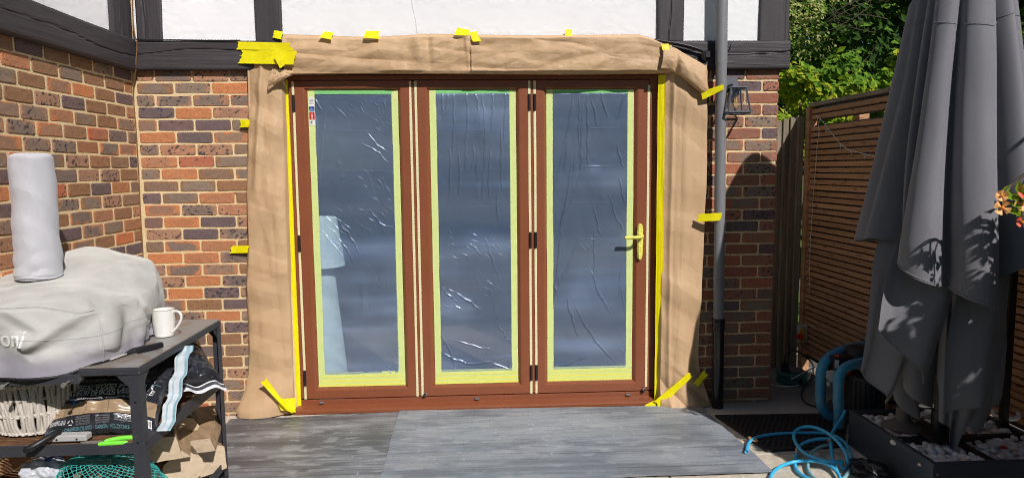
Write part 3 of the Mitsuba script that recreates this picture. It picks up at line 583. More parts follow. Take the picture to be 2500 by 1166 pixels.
# the loose flap that folds over the top right corner
fa = np.array([(3.2571,-0.075,2.317), (3.337,-0.085,2.3002), (3.4397,-0.09,2.237), (3.5129,-0.09,2.1944), (3.5347,-0.085,2.0947)])
fb = np.array([(3.2368,-0.1,2.1637), (3.3075,-0.105,2.1553), (3.3772,-0.115,2.1164), (3.4493,-0.11,2.0568), (3.5431,-0.08,2.0145)])
nu, nv = 90, 60
a, b = spline(fa, nu), spline(fb, nu); s = np.linspace(0, 1, nv)
P = a[:, None] + (b - a)[:, None] * s[None, :, None]; U, S = np.meshgrid(np.linspace(0, 1, nu), s, indexing='ij')
P[..., 1] -= .035 * (folds_(U * .35, S * .2, 7, 9, 5) - .2) + .03 * np.sin(S * np.pi) + .012 * (FB(P3(U * 3, S * 2.4, 5), 3, 8) - .5) * 2 - .035 * np.exp(-((U - .22 - .1 * S) / .05) ** 2) * S
lip = np.clip((S - .93) / .07, 0, 1); P[..., 1] += lip * .03; P[..., 2] += lip * .008
put('masking_paper', grid(P), 'm_paper', smooth=True, label='folded flap of brown masking paper at the top right corner of the door', category='masking paper')
# crumpled fold at the top left corner under the yellow tape
fa = np.array([(0.8602,-0.075,2.183), (0.9264,-0.085,2.1765), (0.9884,-0.08,2.1722)]); fb = np.array([(0.8235,-0.07,2.0517), (0.8886,-0.085,2.0938), (0.981,-0.075,2.1436)])
a, b = spline(fa, 60), spline(fb, 60); s = np.linspace(0, 1, 40); P = a[:, None] + (b - a)[:, None] * s[None, :, None]; U, S = np.meshgrid(np.linspace(0, 1, 60), s, indexing='ij')
P[..., 1] -= .02 * np.sin(S * np.pi) + .02 * (crumple(U * 2.2, S * 1.7, 21, 3) - .9)
put('masking_paper', grid(P), 'm_paper', smooth=True, label='small crumpled fold of brown masking paper below the yellow tape at the top left', category='masking paper')

# ================================================================ yellow tape
tseed = [40]
GT_ = 'yellow tape pieces holding the masking paper'
def tape(c, label, rag=.006, bow=.004, part=None):
    """c: top left, top right, bottom right, bottom left corner"""
    tseed[0] += 1; sd_ = tseed[0]; r = np.random.default_rng(sd_)
    c = np.array(c, float); L = np.linalg.norm(c[1] - c[0]); H = np.linalg.norm(c[3] - c[0]); n, m = max(10, int(max(L, .02) / .008)), max(6, int(H / .006))
    s, t = np.meshgrid(np.linspace(0, 1, n), np.linspace(0, 1, m), indexing='ij')
    P = ((1 - t) * (1 - s))[..., None] * c[0] + ((1 - t) * s)[..., None] * c[1] + (t * s)[..., None] * c[2] + (t * (1 - s))[..., None] * c[3]
    al = (c[1] - c[0]) / max(L, 1e-6)
    if L > H * .4:
        for e in (0, 1):                                 # torn ends
            z = np.interp(np.linspace(0, 1, m), np.linspace(0, 1, 5), r.normal(0, rag, 5)) + r.normal(0, rag * .25, m)
            w = (1 - s) if e == 0 else s
            P += (w ** 3 * z[None])[..., None] * al
    d = bow * np.sin(s * np.pi) * .3 + .006 * (FB(P3(s * L * 16, t * H * 16, sd_), 3, sd_) - .5) + .0035 * (crumple(s * L * 14, t * H * 10, sd_, 2) - .9)
    P[..., 1] -= np.maximum(d, -.002) + .0015
    m_ = grid(P)
    if part: return put('strip', m_, 'm_tape', part, smooth=True)
    return put('yellow_tape', m_, 'm_tape', smooth=True, label=label, category='tape', group=GT_)
yb = thing('yellow_tape', 'broad patch of overlapping yellow tape strips at the top left of the door', 'tape', GT_)
Q = -.062
tape([(0.663,-0.052,2.3473), (0.9808,-0.1,2.3312), (0.9862,-0.1,2.2855), (0.6534,-0.052,2.3012)], '', .008, .004, yb)
tape([(0.6835,-0.054,2.3057), (1.014,-0.104,2.2848), (1.0097,-0.104,2.2389), (0.6741,-0.054,2.262)], '', .008, .004, yb)
tape([(0.6749,-0.056,2.2641), (1.0107,-0.106,2.2507), (1.0014,-0.106,2.2024), (0.6653,-0.056,2.2179)], '', .008, .004, yb)
tape([(0.9383,-0.11,2.2935), (0.9519,-0.112,2.2016), (0.9171,-0.112,2.1823), (0.8834,-0.11,2.255)], '', .004, .003, yb)
for c, l in [
    ([(0.8765,-0.045,2.4165), (0.9275,-0.045,2.4068), (0.9272,-0.078,2.3546), (0.8623,-0.045,2.3728)], 'yellow tape piece at the left end of the top paper edge, on a black post'),
    ([(1.1736,-0.045,2.4093), (1.2326,-0.045,2.402), (1.223,-0.09,2.3522), (1.1551,-0.09,2.3667)], 'second yellow tape piece from the left along the top paper edge'),
    ([(1.4285,-0.045,2.4118), (1.508,-0.045,2.4118), (1.5079,-0.09,2.357), (1.4244,-0.09,2.3619)], 'third yellow tape piece from the left along the top paper edge'),
    ([(1.9834,-0.045,2.4316), (2.0612,-0.045,2.4193), (2.051,-0.085,2.3773), (1.9612,-0.085,2.3797)], 'yellow tape piece at the middle of the top paper edge, upper left of a pair'),
    ([(2.0561,-0.07,2.3973), (2.1038,-0.07,2.4071), (2.1253,-0.1,2.3403), (2.0804,-0.1,2.3379)], 'tilted yellow tape piece amid the top paper edge, lower right of a pair'),
    ([(2.652,-0.045,2.422), (2.7005,-0.045,2.4195), (2.6972,-0.05,2.3591), (2.6512,-0.05,2.364)], 'upright yellow tape piece on the right part of the top paper edge'),
    ([(3.2425,-0.1,2.3225), (3.286,-0.1,2.3249), (3.2997,-0.11,2.244), (3.2561,-0.11,2.2465)], 'wrinkled yellow tape piece pinching the paper at its top right corner'),
    ([(3.4996,-0.1,2.0327), (3.6176,-0.145,2.072), (3.6285,-0.145,2.0421), (3.5032,-0.1,1.9823)], 'yellow tape strip tying the paper to the drainpipe beside the wall lamp'),
    ([(3.4953,-0.1,1.27), (3.6322,-0.145,1.2789), (3.6175,-0.145,1.23), (3.4882,-0.1,1.2206)], 'yellow tape strip tying the paper to the middle of the drainpipe'),
    ([(0.64,-0.022,1.8839), (0.7037,-0.035,1.8826), (0.694,-0.035,1.8353), (0.6327,-0.022,1.8365)], 'yellow tape piece holding the left paper to the bricks, upper of two'),
    ([(0.55,-0.018,1.1018), (0.6618,-0.035,1.1046), (0.647,-0.035,1.0583), (0.5325,-0.018,1.0554)], 'yellow tape piece holding the left paper to the bricks, lower of two'),
    ([(3.4806,-0.09,0.161), (3.5512,-0.085,0.2482), (3.5817,-0.085,0.2173), (3.5109,-0.09,0.1382)], 'short yellow tape piece in shade at the bottom right edge of the paper')]:
    tape(c, l, .003)
bl = thing('yellow_tape', 'yellow tape folded diagonally at the bottom left corner of the door', 'tape', GT_)
tape([(0.7187,-0.125,0.2539), (0.8656,-0.1,0.0609), (0.8944,-0.06,0.0214), (0.7536,-0.12,0.2778)], '', .004, .008, bl)
tape([(0.8103,-0.075,0.1287), (0.906,-0.03,0.1162), (0.9061,-0.045,0.0238), (0.829,-0.08,0.0548)], '', .006, .008, bl)
brt = thing('yellow_tape', 'long yellow tape running diagonally at the bottom right corner of the door', 'tape', GT_)
tape([(3.2315,-0.075,0.0469), (3.4475,-0.105,0.2431), (3.4696,-0.105,0.2125), (3.2579,-0.08,-0.0018)], '', .003, .004, brt)
tape([(3.1744,-0.055,0.0166), (3.2463,-0.06,0.0497), (3.2389,-0.07,-0.0048), (3.168,-0.06,-0.012)], '', .004, .004, brt)
def vtape(x0, x1, y0, y1, z0, z1, label):
    n, m = 160, 8; s, t = np.meshgrid(np.linspace(0, 1, n), np.linspace(0, 1, m), indexing='ij'); z = z0 + s * (z1 - z0)
    e = .006 * (FB(P3(z * 2.2, 0, x0), 3, 4) - .5); rip = .004 * np.abs(np.sin(t * 9 + 2.5 * N(P3(z * 3, t, 1), 3))) + .004 * (crumple(z * 3, t * 1.5, 33, 3) - .9)
    put('yellow_tape', grid(np.stack([x0 + t * (x1 - x0) + e * t, y0 + t * (y1 - y0) - rip, z], -1)), 'm_tape', smooth=True, label=label, category='tape', group=GT_)
vtape(.896, .924, .012, .033, .0, 2.13, 'long narrow yellow tape down the left side of the door frame')
vtape(3.246, 3.288, -.014, -.03, .0, 2.145, 'long broad yellow tape down the right side of the door frame')

# ================================================================ drainpipe, lamp, cables
dp = thing('drainpipe', 'grey drainpipe with a black lower length, right of the door', 'drainpipe')
pz = lambda z: (np.interp(z, [0, 3.3], [3.643, 3.609]), -.1)
pp = lambda z, dz=0: (*pz(z), z)
put('pipe', tube([pp(.58), pp(1.5), pp(3.3)], .034, 28), 'm_pipe', dp, smooth=True, label='weathered grey upper length of pipe')
put('pipe_joint', cat(tube([pp(2.2), pp(2.203), pp(3.3)], [.0345, .0362, .0362], 28)), 'm_pipe', dp, smooth=30)
put('lower_pipe', cat(tube([pp(-.01), pp(.535)], .0365, 28)), 'm_black_gloss', dp, smooth=30, label='glossy black lower length of pipe')
put('socket', cat(tube([pp(.52), pp(.525), pp(.548), pp(.552), pp(.556), pp(.566), pp(.57), pp(.592), pp(.594)], [.0365, .0415, .0415, .038, .038, .0425, .0425, .0405, .036], 28)), 'm_black_gloss', dp, smooth=30)
bx, by = pz(2.04)
put('bracket', cat(box(bx + .02, bx + .052, by - .02, by + .012, 2.03, 2.06, .003), box(bx + .03, bx + .045, by, -.005, 2.036, 2.054, .002)), 'm_black', dp)
lm = thing('wall_lamp', 'grey lantern wall lamp with clear glass and a bare bulb, on the brick pier', 'lamp')
xc = 3.715
put('back_plate', box(xc - .042, xc + .045, -.02, .0, 1.99, 2.135, .004), 'm_lamp', lm)
put('arm', cat(box(xc - .02, xc + .014, -.085, -.018, 2.062, 2.085, .004), box(xc - .024, xc + .018, -.11, -.06, 2.055, 2.083, .004)), 'm_lamp', lm)
yc = -.105; zt, zb, wt, wb = 2.052, 1.9, .047, .069
ct = [A(xc + sx * wt, yc + sy * wt, zt) for sx, sy in ((-1, -1), (1, -1), (1, 1), (-1, 1))]; cb = [A(xc + sx * wb, yc + sy * wb, zb) for sx, sy in ((-1, -1), (1, -1), (1, 1), (-1, 1))]
def bar(a, b, r): return cat(tube(np.array([a, b]), r * 1.35, 4))
put('lantern_frame', cat(*[bar(ct[k], cb[k], .0048) for k in range(4)], *[bar(cb[k], cb[(k + 1) % 4], .0056) for k in range(4)], *[bar(ct[k], ct[(k + 1) % 4], .0056) for k in range(4)], box(xc - wt, xc + wt, yc - wt, yc + wt, zt - .004, zt + .006, .003)), 'm_lamp', lm)
for k in range(4):
    a, b, c, d = cb[k], cb[(k + 1) % 4], ct[(k + 1) % 4], ct[k]
    put('glass_panel', trimesh.Trimesh([a, b, c, d], [[0, 1, 2], [0, 2, 3]], process=False), 'm_glass', lm)
put('bulb_holder', cyl((xc, yc, zt), (xc, yc, zt - .045), .021, 18), 'm_black', lm, smooth=40)
put('bulb', lathe([(.012, zt - .045), (.02, zt - .06), (.03, zt - .09), (.028, zt - .112), (.016, zt - .126), (.001, zt - .13)], (xc, yc, 0), 20), 'm_bulb', lm, smooth=True)
put('filament', cat(*[cyl((xc + .006 * math.cos(a), yc + .006 * math.sin(a), zt - .055), (xc + .009 * math.cos(a), yc + .009 * math.sin(a), zt - .115), .0016, 5) for a in (0, 1.6, 3.1, 4.7)]), 'm_filament', lm)
def cable(pts, r, label, bs='m_black', n=60): return put('cable', tube(spline(pts, n), r, 8), bs, smooth=True, label=label, category='cable')
cb_ = thing('cable', 'pair of black cables drooping from the paper to a clip behind the drainpipe', 'cable')
put('strand', tube(spline([(3.209,-0.06,2.357), (3.3149,-0.07,2.3377), (3.4172,-0.075,2.3168), (3.5283,-0.07,2.2801)], 50), .008, 8), 'm_black', cb_, smooth=True)
put('strand', tube(spline([(3.2363,-0.055,2.348), (3.3421,-0.066,2.326), (3.471,-0.07,2.2927), (3.5302,-0.065,2.2709)], 50), .006, 8), 'm_black', cb_, smooth=True)
put('clip', cat(box(3.525, 3.56, -.08, -.04, 2.24, 2.285, .006), hull([(3.5042,-0.08,2.281), (3.5404,-0.08,2.2859), (3.5294,-0.07,2.2224), (3.5031,-0.07,2.2426), (3.5471,-0.045,2.2868), (3.5324,-0.045,2.2364)])), 'm_black', cb_)
cable([(0.0557,-0.05,2.3624), (0.1227,-0.05,2.3576), (0.2669,-0.049,2.3577), (0.4608,-0.05,2.355), (0.6706,-0.052,2.3546)], .0045, 'thin black cable lying along the top of the left beam')
cable([(0.0606,-0.07,2.5873), (0.0563,-0.07,2.4447), (0.062,-0.068,2.3615), (0.0631,-0.06,2.327), (0.0522,-0.06,2.2306), (0.044,-0.055,2.1781), (0.0057,-0.014,2.0785), (0.0036,-0.012,1.8686), (0.0049,-0.014,1.7189), (0.0027,-0.012,1.543), (-0.0007,-0.014,1.3148), (-0.0021,-0.012,1.1096), (-0.0043,-0.012,0.9545), (-0.0144,-0.012,0.5883), (-0.0207,-0.012,0.3229)], .0038, 'thin dark cable running down the brick corner', 'm_brown_rim', 200)
cable([(3.584,-0.012,1.6483), (3.5889,-0.02,1.5329), (3.5969,-0.03,1.4936), (3.5727,-0.04,1.4652), (3.551,-0.05,1.4447)], .004, 'short black cable between the paper and the drainpipe')
put('nail', cyl((3.7007,-0.045,2.3269), (3.6879,-0.06,2.2967), .003, 6), 'm_black', label='bent nail in the right end of the black beam', category='nail')

# ================================================================ protective vinyl sheets on the ground
def vsheet(c, z0, bs, seed, label, front=.0):
    c = np.array(c, float); n, m = 140, 70; s, t = np.meshgrid(np.linspace(0, 1, n), np.linspace(0, 1, m), indexing='ij')
    P = ((1 - t) * (1 - s))[..., None] * c[0] + ((1 - t) * s)[..., None] * c[1] + (t * s)[..., None] * c[2] + (t * (1 - s))[..., None] * c[3]
    e = (FB(P3(s * 6, t * 4, seed), 2, seed) - .5) * .012
    P[..., 2] = z0 + .006 * FB(P3(P[..., 0] * 2.2, P[..., 1] * 2.2, seed), 3, seed)
    P[..., 0] += e * (np.abs(s - .5) > .49); P[..., 1] += e * (np.abs(t - .5) > .49)
    g_ = grid(P); bot = grid(P - A(0, 0, .003)); bot.invert()
    ring = [P[:, 0], P[-1, :], P[::-1, -1], P[0, ::-1]]; rg = np.vstack(ring)
    side = grid(np.stack([rg, rg - A(0, 0, .003)], 1)); 
    put('ground_sheet', cat(g_, bot, side), bs, smooth=30, label=label, category='ground sheet')
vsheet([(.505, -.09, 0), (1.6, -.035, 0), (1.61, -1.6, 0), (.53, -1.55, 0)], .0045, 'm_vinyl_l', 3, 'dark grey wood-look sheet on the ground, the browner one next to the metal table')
vsheet([(1.567, -.03, 0), (3.53, -.08, 0), (3.585, -1.085, 0), (1.583, -1.1, 0)], .0125, 'm_vinyl_r', 5, 'paler grey wood-look sheet on the ground below the door')

# ================================================================ metal table on the left
rk = thing('metal_table', 'dark steel barbecue side table with grey top and wire shelf, left of the door', 'table')
RX0, RX1, RY0, RY1, TZ = .03, .797, -1.765, -.928, .831
put('top', box(RX0 + .004, RX1 - .003, RY0 + .003, RY1 - .003, TZ - .006, TZ, .0015), 'm_steel', rk)
for a in [(RX0, RX1, RY0, RY0 + .03, TZ - .034, TZ - .007), (RX0, RX1, RY1 - .03, RY1, TZ - .034, TZ - .007), (RX1 - .03, RX1, RY0 + .0305, RY1 - .0305, TZ - .034, TZ - .007), (RX0, RX0 + .03, RY0 + .0305, RY1 - .0305, TZ - .034, TZ - .007)]:
    put('top_rail', box(*a, .003), 'm_rack', rk)
for sx, sy in ((1, -1), (1, 1), (-1, -1), (-1, 1)):
    x, y = (RX1 - .002 if sx > 0 else RX0 + .002), (RY0 + .002 if sy < 0 else RY1 - .002)
    m = [box(min(x, x - sx * .042), max(x, x - sx * .042), min(y, y - sy * .004), max(y, y - sy * .004), 0, TZ - .035, .001), box(min(x, x - sx * .004), max(x, x - sx * .004), min(y - sy * .0042, y - sy * .042), max(y - sy * .0042, y - sy * .042), 0, TZ - .035, .001)]
    lg = put('leg', cat(*m), 'm_rack', rk)
    for z in (.52, .33, .68): put('bolt_hole', cyl((x, y - sy * .022, z), (x + sx * .0012, y - sy * .022, z), .005, 10), 'm_black', lg); put('bolt_hole', cyl((x - sx * .022, y, z + .01), (x - sx * .022, y + sy * .0012, z + .01), .005, 10), 'm_black', lg)
    if sx > 0: put('foot', box(min(x, x - sx * .046), max(x, x - sx * .046) + .002, min(y, y - sy * .046) - .002, max(y, y - sy * .046), .0, .03, .003), 'm_black', lg)
    gx, gy = x - sx * .005, y - sy * .005
    tri = Polygon([(0, 0), (.085, 0), (0, .085)])
    t1 = poly(tri, .003); v = t1.vertices.copy(); t1.vertices = np.stack([gx - sx * v[:, 0], np.full(len(v), gy) - sy * v[:, 2], TZ - .036 - v[:, 1]], -1)
    t2 = poly(tri, .003); v = t2.vertices.copy(); t2.vertices = np.stack([np.full(len(v), gx) - sx * v[:, 2], gy - sy * v[:, 0], TZ - .036 - v[:, 1]], -1)
    put('gusset', cat(t1, t2), 'm_rack', rk)
SZ = .53
for z in (SZ, .105):
    for a in [(RX0 + .01, RX1 - .046, RY0 + .006, RY0 + .012, z - .045, z), (RX0 + .01, RX1 - .046, RY1 - .012, RY1 - .006, z - .045, z), (RX1 - .012, RX1 - .006, RY0 + .012, RY1 - .012, z - .045, z), (RX0 + .006, RX0 + .012, RY0 + .012, RY1 - .012, z - .045, z)]:
        put('shelf_rail', box(*a, .001), 'm_rack', rk)
    if z == SZ:
        put('shelf_rail', box(RX1 - .036, RX1 - .0125, RY0 + .05, RY1 - .05, z - .004, z, .001), 'm_rack', rk)
        for k in range(44):
            y = RY0 + .03 + k * .0178
            put('shelf_rod', tube([(RX0 + .02, y, z - .008), (RX1 - .02, y, z - .008)], .0042, 6), 'm_wire', rk, smooth=True)
tb = put('tool_bar', cat(hull([(x, y, z) for x in (.0, .585) for y in (-1.795, -1.785) for z in (.778, .812)] + [(.6, -1.79, .795)])), 'm_rack', rk)
for x in (.335, .555): put('knob', cat(cyl((x, -1.795, .79), (x, -1.83, .786), .0035, 8), cyl((x, -1.83, .786), (x, -1.838, .785), .0085, 12)), 'm_steel', tb, smooth=40)

# ---------------------------------------------------------------- covered pizza oven
ov = thing('oven_cover', 'pale grey cloth cover over an oven with chimney, standing on the metal table', 'oven cover')
CX, CY = .24, -1.24
foot = np.array([(.648, -1.55), (.625, -1.36), (.56, -1.12), (.5, -.97), (.43, -.85), (.3, -.76), (.12, -.75), (.045, -.86), (.03, -1.1), (.03, -1.6), (.08, -1.79), (.2, -1.815), (.32, -1.815), (.42, -1.815), (.52, -1.79), (.6, -1.735), (.64, -1.65)])
fa = np.arctan2(foot[:, 1] - CY, foot[:, 0] - CX); fr_ = np.linalg.norm(foot - (CX, CY), axis=1); o = np.argsort(fa); fa, fr_ = fa[o], fr_[o]
na, ns = 420, 170
th = np.linspace(-np.pi, np.pi, na, endpoint=False)
Rf = np.interp(th, np.r_[fa[-3:] - 2 * np.pi, fa, fa[:3] + 2 * np.pi], np.r_[fr_[-3:], fr_, fr_[:3]])
k_ = np.exp(-np.linspace(-2.5, 2.5, 15) ** 2); Rf = np.convolve(np.r_[Rf[-7:], Rf, Rf[:7]], k_ / k_.sum(), 'valid')
s = np.linspace(0, 1, ns)
TH, S = np.meshgrid(th, s, indexing='ij'); RF = Rf[:, None]
# profile: flat top, rounded shoulder, steep side; s is arc-like
sh = .5
rad = np.where(S < sh, S / sh * .9, .9 + .1 * np.sin(np.clip((S - sh) / (1 - sh), 0, 1) * np.pi / 2) ** 1.1)
zz = np.where(S < sh, 1 - .05 * (S / sh) ** 2, .95 * np.cos(np.clip((S - sh) / (1 - sh), 0, 1) * np.pi / 2) ** .8)
X, Y = CX + RF * rad * np.cos(TH), CY + RF * rad * np.sin(TH)
base = .836 - .028 * ss(-1.72, -1.8, Y)
hi = 1.105 + .075 * np.exp(-((X - .2) / .2) ** 2 - ((Y + .93) / .2) ** 2) + .03 * ss(-1.35, -1.05, Y) - .05 * ss(.42, .62, X) - .02 * ss(-1.55, -1.75, Y)
Z = base + (hi - base) * zz
side = ss(.5, .62, S) * (1 - .5 * ss(.94, 1, S))
lx = (X - .2) * .9 - (Y + 1.2)          # running along the front from left to right
o = (FB(P3(X * 2.6, Y * 2.6, Z * 2.6), 2, 2) - .5) * .03 + (crumple(TH * 1.2 + Z * 3, Z * 3.4 + TH * .8, 7, 2) - .75) * .012 + (folds_(TH * .28, Z * 1.0, 11, 12, 4.0) - .32) * .075
# the long diagonal fold from the upper right corner of the front down to the left
def crease(P0, P1, w, dpt, sharp=.35):
    P0, P1 = A(*P0), A(*P1); ab = P1 - P0; t = np.clip(((X - P0[0]) * ab[0] + (Y - P0[1]) * ab[1] + (Z - P0[2]) * ab[2]) / (ab @ ab), 0, 1)
    q = P0 + t[..., None] * ab; dz = Z - q[..., 2]; d = np.sqrt((X - q[..., 0]) ** 2 + (Y - q[..., 1]) ** 2 + dz ** 2)
    sg = dz
    return dpt * (4 * t * (1 - t)) ** .35 * (np.exp(-((sg - w * .5) / w) ** 2) - 1.15 * np.exp(-((sg + w * .3) / (w * .6)) ** 2)) * np.exp(-(np.maximum(d - np.abs(dz), 0) / .05) ** 2)
o2 = crease((.555, -1.62, 1.03), (.4, -1.8, .9), .03, .055) + crease((.6, -1.55, 1.03), (.645, -1.62, .86), .025, .03) + crease((.33, -1.7, 1.07), (.47, -1.76, .97), .02, .02) + crease((.64, -1.4, 1.02), (.62, -1.3, .86), .02, .022)
vf = .017 * np.sin(TH * 26 + 3 * N(P3(TH * 3, Z * 2, 1), 3)) * ss(.86, 1.0, S) * ss(-1.0, -.4, TH) + .012 * np.sin(TH * 15 + 1.5) * ss(.65, .9, S)
dsp = (o + vf) * side + o2
topw = (1 - ss(.45, .6, S)) * ((FB(P3(X * 3.4, Y * 3.4, 1), 2, 4) - .5) * .022 + (folds_(X * 1.0, Y * 1.0, 12, 10, 4.0) - .28) * .05) * ss(0.05, .3, S)
X = X + dsp * np.cos(TH); Y = Y + dsp * np.sin(TH); Z = Z + topw
cv = np.stack([X, Y, Z], -1)
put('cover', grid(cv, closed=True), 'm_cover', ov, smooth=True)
put('hem', tube(np.vstack([cv[:, -1] + A(0, 0, -.002), cv[:1, -1]]), .006, 6, caps=False), 'm_black', ov, smooth=True)
put('seam', tube(cv[int((-1.9 + np.pi) / 2 / np.pi * na):int((-.3 + np.pi) / 2 / np.pi * na), int(.84 * ns)] + A(.0, -.001, .001), .0018, 5), 'm_cover', ov, smooth=True)
put('seam', tube(cv[int((-.86 + np.pi) / 2 / np.pi * na), int(.56 * ns):] + A(.001, -.001, 0), .003, 5), 'm_cover', ov, smooth=True)
put('seam', tube(cv[int((-2.2 + np.pi) / 2 / np.pi * na):int((-.86 + np.pi) / 2 / np.pi * na), int(.56 * ns)] + A(.0, -.002, .002), .0035, 5), 'm_cover', ov, smooth=True)
# covered chimney: a crumpled cloth sleeve
na2, ns2 = 140, 150
th = np.linspace(-np.pi, np.pi, na2, endpoint=False); s = np.linspace(0, 1, ns2); TH, S = np.meshgrid(th, s, indexing='ij')
cb0, ct0 = A(.166, -1.3, 1.108), A(.172, -1.3, 1.652)
side_s = np.clip(S / .86, 0, 1); rr_ = np.where(S < .86, .084 - .002 * side_s, np.interp((S - .86) / .14, [0, .2, .4, .55, .7, .8, 1], [.082, .08, .075, .067, .055, .042, .0]))
zc = cb0[2] + (ct0[2] - .024 - cb0[2]) * side_s + np.interp((S - .86) / .14, [0, .2, .4, .55, .7, .8, 1], [0, .009, .016, .02, .023, .024, .0245])
bulk = (folds_(np.cos(TH) * .1 + np.sin(TH) * .05, zc * 1.0 + np.sin(TH) * .05, 13, 12, 7) - .17) * .026 + (FB(P3(np.cos(TH) * .8, np.sin(TH) * .8, zc * 4), 2, 4) - .5) * .002
bulk = bulk + .005 * np.abs(np.sin(zc * 42 + 1.6 * np.sin(TH * 2))) * ss(1.3, 1.16, zc)
rr_ = np.maximum(rr_ + bulk * ss(.0, .04, S) * (S < .9), .0)
Xc = cb0[0] + (ct0[0] - cb0[0]) * side_s + rr_ * np.cos(TH); Yc = cb0[1] + rr_ * np.sin(TH)
put('chimney_cover', grid(np.stack([Xc, Yc, zc + .004 * bulk], -1), closed=True), 'm_chimney', ov, smooth=True)
put('chimney_hem', tube([(cb0[0] + .087 * math.cos(a), cb0[1] + .087 * math.sin(a), 1.118 + .004 * math.sin(a * 3)) for a in np.linspace(0, 2 * np.pi, 50)], .005, 6, caps=False), 'm_chimney', ov, smooth=True)
# the maker's lettering on the front, laid on the cloth
from scipy.interpolate import griddata
fr2 = cv.reshape(-1, 3); fr2 = fr2[(fr2[:, 1] < -1.55) & (fr2[:, 2] < 1.05)]
def lay(m, off=.002):
    v = m.vertices; y = griddata(fr2[:, [0, 2]], fr2[:, 1], v[:, [0, 2]], method='linear'); y = np.where(np.isnan(y), np.nanmean(y), y)
    m.vertices = np.stack([v[:, 0], y - off - (v[:, 1] - v[:, 1].min()) * -0 + 0 * y, v[:, 2]], -1); return m
def letters(t, h, x, z, bold=True):
    m = meshkit.text_mesh(t, h, .0012, bold); v = m.vertices; m.vertices = np.stack([x + v[:, 0], -v[:, 2], z + v[:, 1]], -1); return m
xl, zl = (0.3378,-1.83,0.9317)[0], (0.3378,-1.83,0.9317)[2]
w_ = meshkit.text_mesh('ooni', .052, .001, True).bounds[1][0]; xr = (0.4221,-1.83,0.9328)[0]
lt = letters('ooni', .052, xr - w_, zl)
vy = lt.vertices[:, 1].copy(); lt = lay(lt, .0035); lt.vertices = lt.vertices + np.c_[0 * vy, vy - vy.max(), 0 * vy]
put('lettering', lt, 'm_white', ov, label='white lettering on the front of the cover')

# ---------------------------------------------------------------- mug and scraper on the table
mg = thing('mug', 'white mug with a thin brown rim on the table beside the covered oven', 'mug')
mc = (0.68,-1.2768,0.831)
put('body', lathe([(.0, .833), (.034, .832), (.04, .836), (.0465, .9), (.0475, .952), (.0478, .9545), (.0462, .9545), (.044, .9), (.036, .845), (.0, .842)], (mc[0] - .003, mc[1], 0), 48), 'm_ceramic', mg, smooth=40)
put('rim', tube([(mc[0] - .003 + .0474 * math.cos(a), mc[1] + .0474 * math.sin(a), .9545) for a in np.linspace(0, 2 * np.pi, 50)], .0011, 6, caps=False), 'm_brown_rim', mg, smooth=True)
hx = mc[0] - .003
put('handle', tube(spline([(hx + .044, mc[1] - .004, .94), (hx + .065, mc[1] - .01, .946), (hx + .083, mc[1] - .014, .93), (hx + .078, mc[1] - .013, .9), (hx + .057, mc[1] - .008, .87), (hx + .042, mc[1] - .004, .856)], 40), .0055, 10), 'm_ceramic', mg, smooth=True)
sc = thing('scraper', 'black handled scraper with a grey blade lying on the table edge', 'tool')
a, b, c, d = A(*(0.6452,-1.6801,0.836)), A(*(0.6692,-1.6054,0.838)), A(*(0.6953,-1.5723,0.842)), A(*(0.766,-1.4923,0.847))
e = np.cross(b - a, [0, 0, 1]); e /= np.linalg.norm(e)
put('blade', hull([a + e * .008, a - e * .008, b + e * .007, b - e * .007, a + e * .008 + A(0, 0, .003), a - e * .008 + A(0, 0, .003), b + e * .007 + A(0, 0, .004), b - e * .007 + A(0, 0, .004)]), 'm_tool_grey', sc)
put('shaft', tube([b, c], .0055, 10), 'm_black', sc, smooth=40)
put('grip', tube([c, c + (d - c) * .03, c + (d - c) * .06, c + (d - c) * .9, c + (d - c) * .97, d], [.007, .012, .0135, .0135, .012, .006], 16), 'm_black_gloss', sc, smooth=40)

# ---------------------------------------------------------------- bags of charcoal on the shelf
def bag(name, label, c, ux, uy, un, W, H, D, seed, seam_bs, sv=(-1.02, 1.02)):
    """a filled sack: pillow between two welded ends; ux along the seams' distance, uy up the face, un out of the face"""
    k = thing(name, label, 'bag', 'sacks of charcoal on the shelf')
    ux, uy, un = [A(*v) / np.linalg.norm(v) for v in (ux, uy, un)]; c = A(*c); nu, nv = 110, 90
    def S(u, v, side=1, off=0.0):
        u, v = np.asarray(u, float), np.asarray(v, float)
        t = np.clip(1 - np.abs(u) ** 3.2, 0, 1) ** .55 * np.clip(1 - np.abs(v) ** 2.6, 0, 1) ** .5
        w = (FB(P3(u * 2.6, v * 2.6, side), 3, seed) - .5) * .03 + (crumple(u * 1.7 + side * 4, v * 1.9, seed, 3) - .9) * .018
        hgt = side * D / 2 * t + w * t ** .5 * side * 1.0 + off * side
        yy = v * H / 2 * (1 - .1 * (1 - np.abs(u) ** 2)); xx = u * W / 2 * (1 - .06 * (1 - v * v))
        return c + xx[..., None] * ux + yy[..., None] * uy + hgt[..., None] * un
    U, V = np.meshgrid(np.linspace(-1, 1, nu), np.linspace(-1, 1, nv), indexing='ij')
    put('sack', cat(grid(S(U, V, 1)), grid(S(U, V, -1))), 'm_bag', k, smooth=True)
    u2, v2 = np.meshgrid(np.linspace(1.0, 1.0 + .055 / W * 2, 8), np.linspace(*sv, 90), indexing='ij')
    P = c + (u2 * W / 2)[..., None] * ux + (v2 * H / 2)[..., None] * uy + (.012 * np.sin(v2 * 9 + seed) + .012 * (FB(P3(u2 * 2, v2 * 5, seed), 2, 3) - .5))[..., None] * un
    put('welded_seam', grid(P), seam_bs, k, smooth=True, uv=np.stack([((u2 - 1) * W / 2 / .055 * 1.2), v2 * .15], -1).reshape(-1, 2))
    return k, S
bx_c = A(.565, -1.555, .618)
